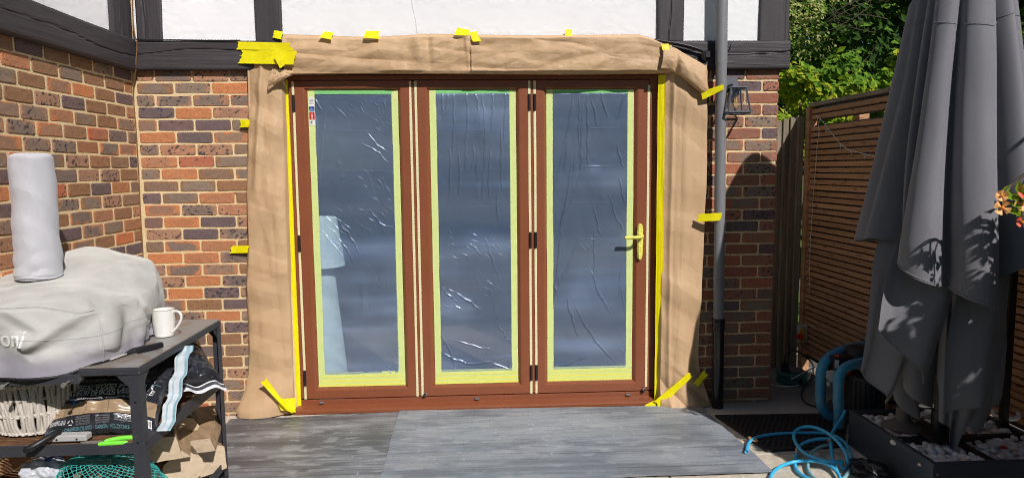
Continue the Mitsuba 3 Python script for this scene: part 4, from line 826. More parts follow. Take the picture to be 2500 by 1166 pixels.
k1, S1 = bag('charcoal_bag', 'black printed charcoal bag at the front of the shelf, with pale blue sealed end', bx_c, (1, .05, .0), (-.02, .68, .73), (.02, -.73, .68), .44, .31, .16, 3, 'm_seam', (-.86, 1.7))
def band(k, S, u0, u1, v0, v1, bs, name='print', off=.0018):
    n = 40; U, V = np.meshgrid(np.linspace(u0, u1, n), np.linspace(v0, v1, max(4, int((v1 - v0) * 40))), indexing='ij')
    return put(name, grid(S(U, V, 1, off)), bs, k, smooth=True)
def text(k, S, t, h, uc, v, W, H, bs='m_ink', bold=True, name='lettering', maxw=None, slant=.15):
    m = meshkit.text_mesh(t, 1.0, .01, bold); w = m.vertices; keep = m.triangles_center[:, 2] > .0099; m.update_faces(keep); m.remove_unreferenced_vertices()
    m = m.subdivide_to_size(.16); w = m.vertices; wd = w[:, 0].max(); hh = h
    sc_ = h * (2 / W); 
    if maxw and wd * sc_ > maxw: sc_ = maxw / wd
    U = uc + (w[:, 0] - wd / 2 + slant * w[:, 1]) * sc_; V = v + w[:, 1] * hh * 2 / H
    m.vertices = S(U, V, 1, .0065); put(name, m, bs, k)
band(k1, S1, -.97, .97, -.52, -.14, 'm_bag_print', 'picture')
for u in (-.62, -.22, .2, .6): band(k1, S1, u - .004, u + .004, -.52, -.14, 'm_bark', 'picture', .0028)
text(k1, S1, 'GE DE GRANULES', .03, .1, .62, .44, .31, 'm_ink_grey', maxw=1.15)
text(k1, S1, '· WALNUT · ALDER · HICKORY · MAPLE ·', .011, .06, .44, .44, .31, 'm_ink_grey', maxw=1.35, slant=0)
band(k1, S1, -.7, .95, .355, .37, 'm_ink_teal', 'printed_line')
text(k1, S1, 'REAL WOOD FLAVOR', .021, .12, .2, .44, .31, 'm_ink', maxw=1.25)
text(k1, S1, 'SAVEUR DE BOIS VÉRITABLE', .023, .08, .03, .44, .31, 'm_ink', maxw=1.62)
text(k1, S1, 'HARDWOOD CHARCOAL · CHARBON DE BOIS FRANC', .009, .1, -.08, .44, .31, 'm_ink', maxw=1.66, slant=0)
text(k1, S1, 'NET WEIGHT 18 LB', .008, -.7, -.68, .44, .31, 'm_ink', maxw=.3, slant=0); text(k1, S1, 'POIDS NET 8.16 KG', .008, -.7, -.735, .44, .31, 'm_ink', maxw=.3, slant=0)
for j in range(3):
    a = j * 2.094; q = np.array([(math.cos(a + d) * r, math.sin(a + d) * r) for d, r in ((-.2, .075), (.95, .075), (1.25, .06), (.95, .045), (-.2, .045))])
    m = trimesh.Trimesh(np.c_[q, np.zeros(5)], [[0, 1, 4], [1, 3, 4], [1, 2, 3]], process=False); m = m.subdivide_to_size(.03); m.vertices = S1(-.46 + m.vertices[:, 0] * .8, -.7 + m.vertices[:, 1], 1, .0034); put('recycling_mark', m, 'm_ink', k1)
for j in range(4): text(k1, S1, 'KEEP DRY AND STORE', .0055, -.22, -.62 - .055 * j, .44, .31, 'm_ink_grey', maxw=.26, slant=0); text(k1, S1, 'READ ALL WARNINGS', .0055, .14, -.62 - .055 * j, .44, .31, 'm_ink_grey', maxw=.26, slant=0)
text(k1, S1, 'WWW.PITBOSS-GRILLS.COM', .0085, .52, -.62, .44, .31, 'm_ink', maxw=.36, slant=0)
for j in range(2): text(k1, S1, 'RESPONSIBLE FORESTRY', .0055, .52, -.68 - .055 * j, .44, .31, 'm_ink_grey', maxw=.34, slant=0)
bcd = band(k1, S1, .78, .94, -.82, -.62, 'm_white', 'barcode')
for j in range(9): band(k1, S1, .795 + .015 * j, .801 + .015 * j + .003 * (j % 3), -.79, -.65, 'm_black', 'barcode_line', .0026)
text(k1, S1, 'CHARCOAL · CHARBON DE BOIS · CARBÓN · HOLZKOHLE · CARBONE', .012, 0, -.9, .44, .31, 'm_ink_teal', maxw=1.8, slant=0)
k2, S2 = bag('charcoal_bag', 'second black charcoal bag leaning behind the first, with a striped white sealed end', (.665, -1.2, .69), (.55, -.66, -.42), (.72, .69, -.13), (.3, -.25, .9), .34, .36, .15, 8, 'm_seam_white')
band(k2, S2, -.9, .2, .2, .8, 'm_bag_fire', 'picture'); text(k2, S2, 'BRIQUETTES', .025, -.1, -.5, .34, .36, 'm_ink_grey', maxw=1.2); text(k2, S2, 'CHARCOAL', .02, .1, .05, .34, .36, 'm_ink_grey', maxw=.9)

# ---------------------------------------------------------------- basket, blue bag and small tools on the shelf
bk = thing('wicker_basket', 'round whitewashed wicker basket at the left end of the wire shelf', 'basket')
bc = A(.275, -1.5); st_ = []
def bas(a, s): r = .165 + .03 * s; return (bc[0] + r * math.cos(a), bc[1] + r * math.sin(a), SZ + .005 + .21 * s)
for k in range(120):
    a = k / 120 * 2 * np.pi; w = rng.normal(0, .02, 4)
    st_.append(tube(spline([(A(*bas(a + w[q], s)) + A(math.cos(a), math.sin(a), 0) * (.004 if (k + q) % 2 else -.003)) for q, s in enumerate((0, .33, .66, 1.0))], 14), .0068, 6))
put('weave', cat(*st_), 'm_wicker', bk, smooth=True, kind='stuff')
for s in (.03, .36, .39, .7, .97, 1.0):
    put('hoop', tube([A(*bas(a, s)) + A(math.cos(a), math.sin(a), 0) * .005 * math.sin(a * 48 + s * 40) for a in np.linspace(0, 2 * np.pi, 260)], .0062, 6, caps=False), 'm_wicker', bk, smooth=True)
put('base', cyl((bc[0], bc[1], SZ), (bc[0], bc[1], SZ + .012), .14, 40), 'm_wicker', bk)
def blob(c, r, seed, amt=.3, n=4, f=6):
    m = trimesh.creation.icosphere(subdivisions=n); v = m.vertices.copy(); d = 1 + amt * (crumple(v[:, 0] * 1.6 + v[:, 2], v[:, 1] * 1.6 + seed, seed, 3) - .9) + amt * (FB(v * 2.2 + seed, 3, seed) - .5)
    m.vertices = A(*c) + v * d[:, None] * A(*r); return m
put('plastic_bag', blob((.445, -1.55, .6), (.07, .09, .075), 5, .5), 'm_blue_bag', smooth=True, label='crumpled shiny blue plastic bag between the basket and the charcoal', category='bag')
put('pan_handle', tube(spline([(0.3774,-1.8,0.5317), (0.3973,-1.8,0.5375), (0.4328,-1.77,0.5563), (0.462,-1.72,0.5681)], 30), [.006] + [.0125] * 27 + [.01, .007], 12), 'm_black', smooth=True, label='dark tapered handle poking over the front of the wire shelf', category='handle')
gb = thing('grey_block', 'pale grey block with two holes on the front of the wire shelf', 'block')
g0, g1 = A(*(0.4354,-1.74,0.5277)), A(*(0.5695,-1.74,0.5334))
bm = box(g0[0], g1[0], -1.745, -1.7, SZ + .004, SZ + .029, .004)
put('body', bm, 'm_tool_grey', gb)
for f in (.18, .74): put('hole', cyl((g0[0] + f * (g1[0] - g0[0]), -1.7462, SZ + .014), (g0[0] + f * (g1[0] - g0[0]), -1.7446, SZ + .014), .0042, 12), 'm_black', gb)
ps = thing('secateurs', 'bright green handled secateurs lying on the front of the wire shelf', 'secateurs')
z_ = SZ + .013
put('grip', tube(spline([(0.6327,-1.735,0.5262), (0.6719,-1.72,0.5321), (0.7341,-1.71,0.5312)], 24), [.006] + [.009] * 21 + [.0085, .005], 12), 'm_green', ps, smooth=True)
put('grip', tube(spline([(0.6218,-1.755,0.5265), (0.6664,-1.755,0.5284), (0.7286,-1.75,0.5278)], 24), [.006] + [.0085] * 21 + [.008, .005], 12), 'm_green', ps, smooth=True)
put('blade', cat(tube(spline([(0.5404,-1.73,0.5269), (0.5709,-1.735,0.5264), (0.6328,-1.735,0.5278)], 16), [.002] + [.007] * 14 + [.006], 8), tube(spline([(0.5532,-1.745,0.5245), (0.5869,-1.75,0.5272), (0.6253,-1.75,0.5276)], 16), [.002] + [.005] * 14 + [.006], 8)), 'm_steel', ps, smooth=True)

# ---------------------------------------------------------------- firewood, net sack and bag under the shelf
def log(label, c, axis, prof, L, seed, bark=True, cyl_=False):
    k = thing('firewood_log', label, 'log', 'firewood logs under the table')
    axis = A(*axis) / np.linalg.norm(axis); pr = np.array(prof, float)
    pr = np.array(Polygon(pr).buffer(.002, 1).exterior.coords)[:-1]; n = 60
    q = np.linspace(0, 1, n, endpoint=False); seg = np.r_[pr, pr[:1]]; t = np.r_[0, np.cumsum(np.linalg.norm(np.diff(seg, axis=0), axis=1))]; t /= t[-1]
    pr = np.stack([np.interp(q, t, seg[:, j]) for j in (0, 1)], -1)
    x = np.cross(axis, [0, 0, 1]); x = x / np.linalg.norm(x); y = np.cross(x, axis); m = 26; U = np.linspace(-.5, .5, m) * L
    P = A(*c) + U[None, :, None] * axis + pr[:, None, :1] * x + pr[:, None, 1:] * y
    d = (FB(P3(q[:, None] * 14, U[None] * 7, seed), 3, seed) - .5) * (.02 if cyl_ else .004)
    dr_ = pr / (np.linalg.norm(pr, axis=1, keepdims=True) + 1e-9)
    P = P + d[..., None] * (dr_[:, None, :1] * x + dr_[:, None, 1:] * y)
    put('bark' if cyl_ else 'split_wood', grid(P, closed=True), 'm_bark' if cyl_ else 'm_log', k, smooth=24)
    for e, s_ in ((0, -1), (-1, 1)):
        v = np.vstack([P[:, e], P[:, e].mean(0) + axis * s_ * .002]); f = [[i, (i + 1) % n, n] for i in range(n)]
        put('sawn_end', trimesh.Trimesh(v, f, process=False), 'm_log_end', k)
c = lambda p: (p[0], p[1], p[2])
pent = [(-.075, -.06), (.06, -.075), (.085, .03), (.01, .085), (-.07, .05)]
wedge = [(-.07, -.05), (.075, -.045), (.03, .06), (-.05, .05)]
disc = [(.085 * math.cos(a), .075 * math.sin(a)) for a in np.linspace(0, 6.28, 16, endpoint=False)]
def log_at(label, end, axis, prof, L, seed, **k): axis = A(*axis) / np.linalg.norm(axis); log(label, A(*end) - axis * L / 2, axis, prof, L, seed, **k)
slab_ = [(-.09, -.03), (.085, -.035), (.08, .03), (-.07, .035)]
log_at('pale split log with a five sided sawn end at the right corner under the table', (0.745,-1.0301,0.1419), (.55, -.82, .05), pent, .3, 1)
log_at('round barked log with a broad sawn end at the front right under the table', (0.735,-1.306,0.2182), (.5, -.86, .05), disc, .32, 2, cyl_=True)
log_at('flat split log lying on top of the pile, nearest the wall', (0.73,-1.1642,0.2658), (.22, -1, -.16), slab_, .34, 3)
log_at('dark barked log at the back of the pile, touching the shelf', (0.66,-1.097,0.3304), (.5, -1, -.05), [(.06 * math.cos(a), .055 * math.sin(a)) for a in np.linspace(0, 6.28, 14, endpoint=False)], .26, 4, cyl_=True)
log_at('pale split log seen just behind the front leg of the table', (0.73,-1.4739,0.3801), (.45, -.9, -.05), wedge, .3, 5)
log_at('thin dark split log between the two pale logs', (0.74,-1.3514,0.3206), (.4, -1, -.1), [(-.045, -.03), (.045, -.03), (.015, .025)], .34, 6)
log('split log at the back left under the table', (.25, -1.1, .14), (1, -.3, .0), wedge, .34, 7)
nt = thing('net_sack', 'turquoise net sack full of kindling under the front of the table', 'sack')
nc, nr = A(.56, -1.62, .24), A(.24, .15, .19)
for k in range(34):
    d = rng.normal(0, 1, 3); d /= np.linalg.norm(d); d[2] = abs(d[2]) * .9; c0 = nc + d * nr * rng.uniform(.45, .8); w = A(.05, .022, .016) * rng.uniform(.7, 1.2)
    m = hull(rng.uniform(-1, 1, (14, 3)) * w); m.apply_transform(trimesh.transformations.rotation_matrix(rng.uniform(0, 6), rng.normal(0, 1, 3))); m.apply_translation(c0)
    put('kindling', m, 'm_log' if k % 3 else 'm_bark', nt)
nl = []
def npt(a, b):
    v = P3(np.cos(a) * np.cos(b), np.sin(a) * np.cos(b), np.sin(b)); q = 1 + .16 * (FB(v * 2.3, 3, 3) - .5) * 2
    return nc + v * nr * (1.0 * q)[..., None]
for sg in (-1, 1):
    for k in range(40):
        b = np.linspace(-.5, 1.5, 46); a = k / 40 * 2 * np.pi + sg * (b + .5) * 1.5 + .02 * np.sin(b * 44 + k)
        nl.append(tube(npt(a, b), .0013, 4, caps=False))
put('net', cat(*nl), 'm_net', nt, smooth=True, kind='stuff')
put('carrier_bag', blob((.33, -1.63, .37), (.09, .07, .07), 8, .35), 'm_clear_bag', smooth=True, label='white and blue translucent carrier bag at the left under the shelf', category='bag')
put('wicker_tray', lathe([(.0, .25), (.15, .25), (.19, .3), (.2, .31), (.15, .262), (0, .26)], (.27, -1.6, 0), 40), 'm_wire', smooth=50, label='brown woven tray at the bottom left under the table', category='tray')

# ================================================================ fences on the right
fn = thing('slat_fence', 'brown horizontal slatted fence running towards the house on the right', 'fence')
FX = 4.6
ys0, ys1 = -.4, .7
put('post', box(FX - .035, FX + .03, .665, .72, -.02, 2.0, .004), 'm_slat', fn)
put('post', box(FX + .03, FX + .1, .1, .17, -.02, 1.99, .004), 'm_slat', fn); put('post', box(FX + .03, FX + .1, ys0, ys0 + .07, -.02, 1.99, .004), 'm_slat', fn)
NS = 43
def slats(x0, y0, x1, y1, parent, seed):
    d = A(x1 - x0, y1 - y0, 0); L = np.linalg.norm(d); d /= L; n = A(-d[1], d[0], 0); n = n if n @ A(-1, -1, 0) > 0 else -n
    for k in range(NS):
        z0 = .14 + k * .0431 + rng.normal(0, .0007); h = .0345 + rng.normal(0, .0006); b = rng.normal(0, .0015)
        if k in (NS - 3,): continue
        P = [A(x0, y0, 0) + d * u + n * (.016 * w + b) + A(0, 0, z0 + h * v) for u in (0, L) for w, v in ((0, .0), (0, 1), (1, .06), (1, .94))]
        put('slat', hull(P), 'm_slat', parent)
slats(FX, ys0, FX, .665, fn, 1)
put('backing', box(FX + .012, FX + .028, ys0 + .001, .664, .1, 1.866, .001), 'm_black', fn); put('backing', box(FX + .012, FX + .028, ys0 + .001, .664, 1.9, 2.004, .001), 'm_black', fn)
put('capping', hull([(FX + dx, y, z) for dx in (-.03, .05) for y in (ys0 - .01, .69) for z in (2.005, 2.03)]), 'm_board', fn)
f2 = thing('slat_fence', 'brown slatted fence behind the parasol at the right edge of the picture', 'fence')
slats(FX + .001, ys0 - .03, 5.08, ys0 - .03, f2, 2); slats(5.08, -7.0, 5.08, ys0 - .05, f2, 3)
put('backing', box(5.095, 5.105, -7.0, ys0 - .06, .1, 1.86, .001), 'm_black', f2); put('backing', box(FX + .03, 5.07, ys0 - .012, ys0 - .004, .1, 1.86, .001), 'm_black', f2)
put('capping', hull([(5.08 + dx, y, z) for dx in (-.03, .05) for y in (-7.0, ys0 - .02) for z in (2.005, 2.03)]), 'm_board', f2)
for y in (-.6, -1.9, -3.15): put('post', box(5.1, 5.17, y, y + .07, -.02, 1.99, .004), 'm_slat', f2)
vb = thing('board_fence', 'weathered vertical board fence between the brick pier and the slatted fence', 'fence')
for k in range(12):
    x = 3.92 + k * .0545 - .005; z = 1.86 + (x - 4.1) * .2 + rng.normal(0, .003)
    P = [(x, .76, -.05), (x, .76, z), (x, .732, -.05), (x, .732, z), (x + .012, .732, -.05), (x + .012, .732, z), (x + .06, .76, -.05), (x + .06, .76, z - .012), (x + .06, .754, -.05), (x + .06, .754, z - .012)]
    put('board', hull(P), 'm_board', vb)
put('rail', box(3.9, 4.56, .762, .8, 1.55, 1.62, .003), 'm_board', vb)
# string lights
sl = thing('string_lights', 'white string of fairy lights draped over the slatted fence', 'lights')
w1 = spline([(4.57,0.5632,1.9287), (4.565,0.4916,1.9028), (4.56,0.3192,1.7918), (4.56,0.1193,1.681), (4.56,-0.0315,1.6501), (4.56,-0.1679,1.6288), (4.56,-0.3209,1.6182), (4.56,-0.4422,1.6303)], 90)
w2 = spline([(4.57,0.5502,1.9159), (4.565,0.507,1.7869), (4.565,0.5213,1.7346), (4.565,0.5345,1.581), (4.565,0.5564,1.3712), (4.565,0.5662,1.1588), (4.56,0.5652,1.0216), (4.56,0.5658,0.8527), (4.56,0.5611,0.606)], 110)
put('wire', cat(tube(w1, .0024, 5), tube(w1 + .006 * (N(w1 * 40)[:, None] - .5), .002, 5), tube(w2, .0017, 5)), 'm_white', sl, smooth=True)
for w, ks in ((w1, (8, 20, 34, 45, 60, 78)), (w2, (12, 30, 42, 55, 64, 74, 84, 95, 104))):
    for j in ks:
        d = A(-.1, rng.normal(0, .6), rng.normal(0, .5)); d /= np.linalg.norm(d); put('bulb', tube([w[j], w[j] + d * .012, w[j] + d * .034], [.0015, .0034, .0012], 6), 'm_white', sl, smooth=True)

# ================================================================ weatherproof switch, cable reel, plug and leads in the side path
sw = thing('isolator_switch', 'yellow isolator switch with red knob low on the fence post', 'switch')
p0 = A(4.555, .655, .29)
put('box', box(p0[0] - .035, p0[0] + .03, p0[1] - .05, p0[1], p0[2] - .06, p0[2] + .075, .006), 'm_tool_grey', sw)
put('cover', box(p0[0] - .036, p0[0] + .002, p0[1] - .058, p0[1] - .051, p0[2] - .04, p0[2] + .05, .003), 'm_yellow', sw)
put('knob', cat(cyl((p0[0] - .042, p0[1] - .055, p0[2] - .005), (p0[0] - .046, p0[1] - .09, p0[2] - .005), .022, 18), box(p0[0] - .052, p0[0] - .036, p0[1] - .105, p0[1] - .086, p0[2] - .026, p0[2] + .016, .003)), 'm_red', sw, smooth=40)
rl = thing('cable_reel', 'round dark green cable reel on the side path', 'cable reel')
rc = (4.3662,0.3872,0.02)
put('drum', lathe([(0, .0), (.1, .0), (.106, .006), (.106, .03), (.1, .034), (.1, .048), (.106, .052), (.105, .072), (.095, .08), (.0, .082)], (rc[0], rc[1], .002), 40), 'm_teal', rl, smooth=40)
put('top_disc', lathe([(0, .083), (.062, .083), (.066, .086), (.058, .094), (0, .096)], (rc[0] + .02, rc[1], .002), 32), 'm_grey_plastic', rl, smooth=40)
put('pocket', box(rc[0] + .0, rc[0] + .03, rc[1] - .112, rc[1] - .1, .02, .05, .003), 'm_black', rl)
pg_ = thing('plug', 'black plug standing in the cable reel', 'plug'); q = A(rc[0] - .06, rc[1] - .02, .085)
put('body', cat(cyl(q, q + A(0, 0, .05), .028, 18), cyl(q + A(0, 0, .05), q + A(0, 0, .065), .018, 14)), 'm_black', pg_, smooth=40)
cable([q + A(0, 0, .06), q + A(0, .0, .12), q + A(.05, -.01, .16), q + A(.14, -.03, .11), (4.6267,0.5909,0.03), (4.5292,0.4124,0.008), (4.3539,0.1899,0.008), (4.2477,-0.0986,0.008), (4.2953,-0.1574,0.008), (4.4362,-0.0965,0.03), (4.5391,-0.1062,0.1)], .006, 'black lead looping from the plug to the compressor', n=90)
cable([(4.1736,0.3153,0.008), (4.2833,0.2596,0.008), (4.391,0.2978,0.008), (4.5227,0.4429,0.008), (4.6021,0.5729,0.02)], .0045, 'white lead curving along the path in front of the reel', 'm_white')
cable([(4.3044,0.2638,0.06), (4.3703,0.2908,0.08), (4.5507,0.4127,0.1)], .005, 'short white lead sticking up from the cable reel', 'm_white')
sk = thing('plug', 'pale plug end lying on the path behind the reel', 'plug'); q = A(*(4.7813,1.1117,0.02))
put('body', hull(q + rng.uniform(-1, 1, (20, 3)) * A(.025, .03, .016)), 'm_tool_grey', sk); put('lead', tube(spline([q, q + A(-.06, -.05, -.008), q + A(-.14, -.06, -.01)], 20), .005, 6), 'm_tool_grey', sk, smooth=True)

# ================================================================ compressor with blue tubular frame
cp = thing('compressor', 'black compressor in a blue tubular frame, half hidden behind the parasol', 'compressor')
def loop(dx, dy):
    o = A(dx, dy, 0)
    a = [(4.6979,-0.05,0.3906), (4.4588,-0.25,0.421), (4.3282,-0.32,0.4164), (4.2251,-0.37,0.3834), (4.1786,-0.39,0.3183), (4.172,-0.4,0.2187), (4.1696,-0.41,0.1447), (4.1873,-0.42,0.0832), (4.2377,-0.42,0.0405), (4.3141,-0.4,0.0101)]
    return [A(*v) + o for v in a]
put('frame_tube', tube(spline(loop(0, 0), 70), .031, 16), 'm_frame_blue', cp, smooth=True)
put('frame_tube', tube(spline([(4.4792,-0.42,0.4041), (4.3447,-0.5,0.3946), (4.2505,-0.54,0.3836), (4.2016,-0.56,0.3439), (4.1916,-0.57,0.2732), (4.19,-0.58,0.1778), (4.1979,-0.58,0.1031), (4.1985,-0.57,0.0371)], 60), .03, 16), 'm_frame_blue', cp, smooth=True)
for q in ((4.171,-0.405,0.1765), (4.1921,-0.575,0.1933)): put('sleeve', cyl(A(*q) - A(0, 0, .004), A(*q) + A(0, 0, .004), .0335, 16), 'm_frame_blue', cp, smooth=40)
mc_ = A(*(4.42,-0.45,0.1901))
put('motor', cat(lathe([(.0, -.12), (.1, -.12), (.11, -.1), (.11, .1), (.1, .12), (0, .12)], mc_, 28), *[box(mc_[0] + .108 * math.cos(a) - .004, mc_[0] + .108 * math.cos(a) + .004, mc_[1] + .11 * math.sin(a) - .006, mc_[1] + .11 * math.sin(a) + .006, mc_[2] - .1, mc_[2] + .1, .001) for a in np.linspace(3, 6.1, 14)]), 'm_dark_metal', cp, smooth=40)
put('fan_cowl', lathe([(0, .06), (.05, .058), (.085, .045), (.1, .02), (.102, -.03), (.095, -.035)], A(*(4.4373,-0.35,0.4012)), 28), 'm_black', cp, smooth=40)
q = A(*(4.2764,-0.42,0.3631)); bxx = put('switch_box', box(q[0] - .05, q[0] + .06, q[1] - .03, q[1] + .05, q[2] - .06, q[2] + .055, .006), 'm_black', cp)
put('label', box(q[0] - .047, q[0] - .022, q[1] - .0325, q[1] - .0302, q[2] - .01, q[2] + .04, .0005), 'm_white', bxx); put('button', box(q[0] + .02, q[0] + .05, q[1] - .045, q[1] - .031, q[2] - .05, q[2] - .025, .003), 'm_red', bxx); put('button', cyl((q[0] - .02, q[1] - .01, q[2] + .055), (q[0] - .02, q[1] - .01, q[2] + .066), .012, 12), 'm_red', bxx)
q = A(*(4.222,-0.44,0.3068)); put('gauge', cat(cyl(q, q + A(-.015, -.03, 0), .033, 22), cyl(q + A(.01, .02, -.05), q + A(.03, .02, .0), .012, 10), cyl(q + A(-.03, -.01, -.05), q + A(.06, .01, -.05), .014, 10)), 'm_tool_grey', cp, smooth=40)
put('tank', tube([(4.5718,-0.25,-0.029), (4.5003,-0.28,-0.016), (4.3069,-0.34,0.0196), (4.262,-0.35,0.0271)], [.05, .1, .1, .04], 24), 'm_dark_metal', cp, smooth=40)
for q in ((4.1994,-0.57,0.012), (4.2856,-0.43,-0.0063)): put('foot', cyl(A(*q) - A(0, 0, .02), (q[0], q[1], .0), .02, 12), 'm_black', cp)

# ================================================================ rubber mat and hose
mt = np.array([(3.5663,-0.2659,0), (4.4063,-0.2943,0), (4.1206,-0.7877,0), (3.6628,-0.8211,0)])[:, :2]
pm = Polygon(mt); x0, y0, x1, y1 = pm.bounds; hs = []
for i, x in enumerate(np.arange(x0, x1, .034)):
    for j, y in enumerate(np.arange(y0, y1, .03)):
        h = Point(x + (.017 if j % 2 else 0), y).buffer(.0095, 3)
        if pm.buffer(-.02).contains(h): hs.append(h)
from shapely import union_all
mm = trimesh.creation.extrude_polygon(pm.difference(union_all(hs)), .012, engine='earcut'); mm.apply_translation((0, 0, .003))
put('rubber_mat', mm, 'm_rubber', label='black rubber mat full of small holes, right of the grey sheets', category='mat')
put('dry_leaf', cat(grid(np.array([[A(*(3.6356,-0.6948,0.022)) + A(i * .011 - .022, j * .014 - .02, .005 * math.sin(i * 1.7) + .003 * j) for j in range(4)] for i in range(5)])), trimesh.creation.icosphere(1, .001).apply_translation((3.6376,-0.69,0.02))), 'm_leaf_dry', label='small dry brown leaf on the black mat', category='leaf')
hz = lambda *q: spline([A(*v) for v in q], 220)
hs_ = thing('air_hose', 'blue rubber air hose lying in loose coils beside the planter', 'hose')
H1 = hz((3.5275,-0.8709,0.03), (3.6037,-0.7268,0.024), (3.6802,-0.656,0.022), (3.8176,-0.6172,0.022), (3.9383,-0.6188,0.024), (4.0481,-0.6423,0.03), (4.1005,-0.681,0.034), (4.1137,-0.7892,0.034), (4.0725,-0.9271,0.03), (4.0223,-1.0303,0.02), (3.9633,-1.0743,0.015), (3.9811,-1.0172,0.02))
H2 = hz((3.9682,-1.0942,0.05), (3.9944,-1.0126,0.08), (4.0006,-0.9087,0.1), (3.9807,-0.7923,0.11), (3.9235,-0.7192,0.1), (3.8641,-0.7309,0.08), (3.8147,-0.842,0.06), (3.8106,-0.9548,0.05), (3.8477,-1.0354,0.05), (3.9058,-1.0699,0.05), (3.961,-1.0524,0.045))
H3 = hz((3.5207,-1.1907,0.012), (3.5698,-1.1019,0.012), (3.6409,-1.0381,0.018), (3.729,-1.0115,0.03), (3.8177,-1.0306,0.04), (3.876,-1.0658,0.036), (3.89,-1.1297,0.025), (3.8634,-1.2186,0.02), (3.8268,-1.2867,0.016))
H4 = hz((3.8424,-1.2878,0.016), (3.8759,-1.1878,0.02), (3.9047,-1.0937,0.03), (3.934,-1.0046,0.045), (3.9767,-0.9098,0.06), (4.0131,-0.8355,0.07))
H5 = hz((3.85,-0.8044,0.02), (3.7623,-0.9511,0.016), (3.7085,-1.0925,0.014), (3.7208,-1.1638,0.014), (3.7593,-1.2119,0.014))
H6 = hz((4.0189,-0.8244,0.07), (3.9409,-0.8055,0.06), (3.8704,-0.8088,0.04), (3.8326,-0.8359,0.022))
H8 = hz((4.0131,-0.8355,0.07), (4.0686,-0.7597,0.09), (4.1704,-0.6567,0.12), (4.2025,-0.6351,0.16))
for h, b in ((H1, 'm_hose'), (H2, 'm_hose'), (H3, 'm_hose'), (H4, 'm_hose'), (H5, 'm_hose'), (H6, 'm_hose'), (H8, 'm_hose')): put('coil', tube(h, .009, 12), b, hs_, smooth=True)
H7 = hz((4.0093,-0.8361,0.04), (3.9327,-0.8601,0.036), (3.8512,-0.9329,0.028), (3.7885,-1.0339,0.018), (3.754,-1.1473,0.016), (3.7705,-1.2303,0.016), (3.8302,-1.2346,0.016), (3.9575,-1.1236,0.02), (4.0283,-1.0191,0.026), (4.0615,-0.9101,0.03), (4.0474,-0.8685,0.036))
put('coil', tube(H7, .0086, 12), 'm_hose_pale', hs_, smooth=True, label='faded pale turquoise length of hose')
put('clip', cyl(A(*(4.0034,-0.8544,0.064)), A(*(4.0079,-0.845,0.074)), .016, 12), 'm_steel', hs_, smooth=40); put('clip', tube([(3.8311,-0.839,0.021), (3.7978,-0.895,0.018)], .015, 12), 'm_tool_grey', hs_, smooth=40)
put('rubbish_bag', blob(((4.0544,-1.1713,0)[0] - .0, -1.12, .02), (.13, .12, .075), 12, .5), 'm_black_gloss', smooth=True, label='crumpled glossy black rubbish bag at the foot of the planter', category='bag')

# ================================================================ planter base of pebbles
PX0, PX1, PY0, PY1, PH = 4.165, 4.88, -1.455, -.74, .2
pn = thing('planter_base', 'dark steel parasol base of four trays filled with pebbles', 'planter')
for a in [(PX0, PX0 + .006, PY0 + .006, PY1 - .006, .0, PH), (PX1 - .006, PX1, PY0 + .006, PY1 - .006, .0, PH), (PX0, PX1, PY0, PY0 + .006, .0, PH), (PX0, PX1, PY1 - .006, PY1, .0, PH)]: put('side', box(*a, .0015), 'm_planter', pn)
for a in [(PX0 + .0065, PX0 + .028, PY0 + .0065, PY1 - .0065, PH - .004, PH - .0005), (PX1 - .028, PX1 - .0065, PY0 + .0065, PY1 - .0065, PH - .004, PH - .0005), (PX0 + .0285, PX1 - .0285, PY0 + .0065, PY0 + .026, PH - .004, PH - .0005)]: put('rim', box(*a, .001), 'm_planter', pn)
XM, YM = (PX0 + PX1) / 2 - .04, (PY0 + PY1) / 2 - .02
for a in [(XM - .022, XM + .022, PY0 + .027, PY1 - .01, .02, PH - .012), (PX0 + .029, XM - .023, YM - .02, YM + .02, .02, PH - .012), (XM + .023, PX1 - .029, YM - .02, YM + .02, .02, PH - .012)]: put('divider', box(*a, .002), 'm_black', pn)
put('floor', box(PX0 + .007, PX1 - .007, PY0 + .007, PY1 - .007, .004, .12, .001), 'm_black', pn)
for x, z in ((PX0 + .022, PH - .05), (PX0 + .022, .05)): put('screw', cyl((x, PY0, z), (x, PY0 - .004, z), .006, 10), 'm_steel', pn)
peb = []
for k in range(7):
    m = trimesh.creation.icosphere(1); r = np.random.default_rng(60 + k); v = m.vertices; d = 1 + .22 * (FB(v * 1.1 + k * 3, 2, k) - .5) * 2
    m.vertices = v * d[:, None] * A(1, r.uniform(.62, .85), r.uniform(.42, .6)); peb.append([mikit.ply(m, f'm_pebble_{q}', True) for q in range(4)])
cnt = 0
for (a, b, c0, d) in [(PX0 + .02, XM - .028, PY0 + .02, YM - .026), (XM + .028, PX1 - .02, PY0 + .02, YM - .026), (PX0 + .02, XM - .028, YM + .026, PY1 - .012), (XM + .028, PX1 - .02, YM + .026, PY1 - .012)]:
    pts = []
    put('gravel_bed', box(a, b, c0, d, .121, .15, .002), 'm_pebble_0', pn)
    for t in range(4000):
        q = A(rng.uniform(a, b), rng.uniform(c0, d)); r = rng.uniform(.013, .028)
        if all(np.hypot(*(q - u)) > (r + s_) * .62 for u, s_ in pts): pts.append((q, r))
        if len(pts) > 73: break
    for q, r in pts:
        cnt += 1
        to = T().translate([q[0], q[1], .155 + rng.uniform(0, .028)]).rotate([0, 0, 1], rng.uniform(0, 360)).rotate([1, 0, 0], rng.normal(0, 16)).scale(r * 1.28)
        put('pebble', peb[rng.integers(7)][rng.choice(4, p=[.38, .2, .22, .2])], None, pn, to=to)
ht = thing('spike_light', 'brown grey cone shaped garden light with a wide brim on the pebbles', 'light')
